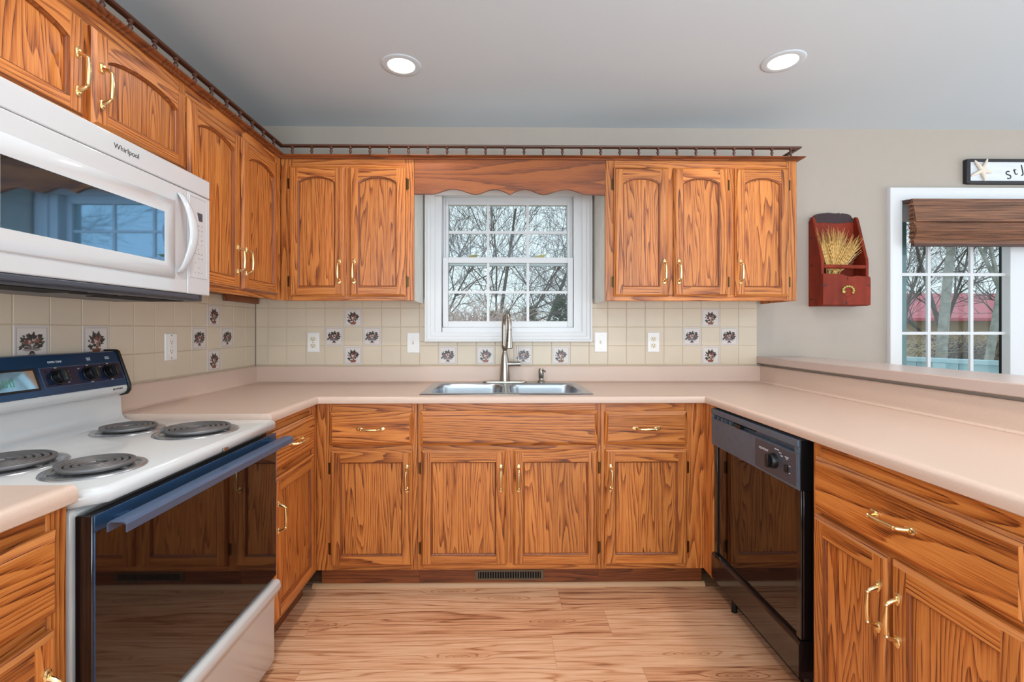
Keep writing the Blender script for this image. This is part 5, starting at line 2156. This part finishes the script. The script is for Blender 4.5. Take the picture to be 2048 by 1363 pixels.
# trees seen through the kitchen window
G = -0.6
bare_tree('bare_tree', 'dark leaning bare tree at the left of the kitchen window view', (-2.15, 8.6, G), 7.4, 0.105, 3, lean=(0.16, 0.0), levels=4, spread=0.7, limit=1800)
bare_tree('bare_tree', 'slender multi-branched bare tree in the middle of the kitchen window view', (0.10, 9.5, G), 7.0, 0.055, 8, lean=(0.02, 0), limit=1300, levels=4, spread=0.55)
bare_tree('bare_tree', 'bare tree with arching limbs at the right of the kitchen window view', (3.3, 9.0, G), 7.0, 0.075, 15, lean=(-0.10, 0), levels=4, spread=0.75, limit=800)
bare_tree('bare_tree', 'farther bare tree behind the middle of the kitchen window view', (1.0, 14.5, G), 9.0, 0.07, 22, limit=400, levels=4, spread=0.7)
bare_tree('bare_tree', 'farther bare tree behind the left of the kitchen window view', (-2.2, 15.5, G), 9.5, 0.08, 27, limit=900, levels=4, spread=0.65)
bare_tree('bare_tree', 'two-stemmed grey tree low at the right edge of the kitchen window view', (2.9, 13.0, G), 8.0, 0.075, 31, limit=350, lean=(-0.05, 0), levels=4, spread=0.6)
shrub('pinkish weeping shrub low at the left of the kitchen window view', (-0.72, 6.9, G), 1.45, 2.75, 560, 4, 'twig_p', arch=1.35, tw=0.010)
shrub('tan tangled shrub low in the left pane of the kitchen window', (-0.95, 5.9, G), 0.95, 1.9, 210, 9, 'twig', arch=1.5, tw=0.010)
shrub('pinkish twiggy shrub behind the faucet in the kitchen window view', (0.10, 9.3, G), 1.2, 2.5, 220, 14, 'twig_p', arch=1.2, tw=0.008)
conifer('small olive evergreen low in the kitchen window, behind the faucet', (-0.15, 8.4, G), 0.75, 2.15, 2, 'leaf_y')
conifer('small dark green evergreen low at the right of the kitchen window', (1.62, 12.5, G), 0.8, 2.75, 6, 'leaf')
conifer('small dark green evergreen just right of the faucet tip', (0.72, 11.0, G), 0.7, 2.35, 12, 'leaf_y')
# trees seen through the patio door
bare_tree('birch_tree', 'thick pale-trunked tree in the middle of the patio door view', (9.45, 9.9, G), 9.0, 0.115, 41, 'bark_l', lean=(0.02, 0), levels=4, spread=0.6, first=0.55, wig=0.07)
bare_tree('birch_tree', 'pale leaning birch trunk at the right of the patio door view', (9.35, 9.0, G), 8.5, 0.08, 47, 'bark_l', lean=(0.22, 0.02), levels=4, spread=0.55, first=0.5, wig=0.07)
bare_tree('bare_tree', 'thin bare tree at the left of the patio door view', (9.6, 11.4, G), 8.0, 0.05, 52, levels=4, spread=0.7)
bare_tree('bare_tree', 'dark branching tree behind the patio door birches', (12.6, 12.6, G), 8.5, 0.075, 55, limit=800, levels=4, spread=0.65)
bare_tree('bare_tree', 'farther bare tree at right beyond the patio door', (14.5, 13.2, G), 9.0, 0.08, 58, limit=1400, levels=4, spread=0.65)
for i, (x, y, s, mt) in enumerate(((9.0, 10.8, 61, 'twig'), (10.6, 11.2, 62, 'bark'), (12.0, 11.6, 63, 'twig'), (12.4, 10.4, 64, 'bark'))):
    shrub(('tangled brown brush at the left beyond the deck railing', 'dark tangled brush behind the thick pale trunk', 'tangled brown brush between the pale trunks', 'dark tangled brush at right beyond the deck railing')[i], (x, y, G), 1.5, 1.75, 210, s, mt, arch=1.1, tw=0.011)

# ---- repeats of one kind share a group
for stem_, grp in (('wall_cabinet', 'oak wall cabinets'), ('base_cabinet', 'oak base cabinets'), ('recessed_light', 'recessed ceiling lights'), ('power_outlet', 'power outlets on the tiles'),
                   ('light_switch', 'light switches beside the window'), ('worktop', 'taupe laminate worktops'), ('tile_backsplash', 'cream tile backsplashes'), ('bare_tree', 'bare trees outside'),
                   ('birch_tree', 'pale-barked trees outside'), ('twiggy_shrub', 'twiggy shrubs outside'), ('evergreen_tree', 'small evergreens outside')):
    for o in COL.objects:
        if o.parent is None and o.name.split('.')[0] == stem_:
            o['group'] = grp
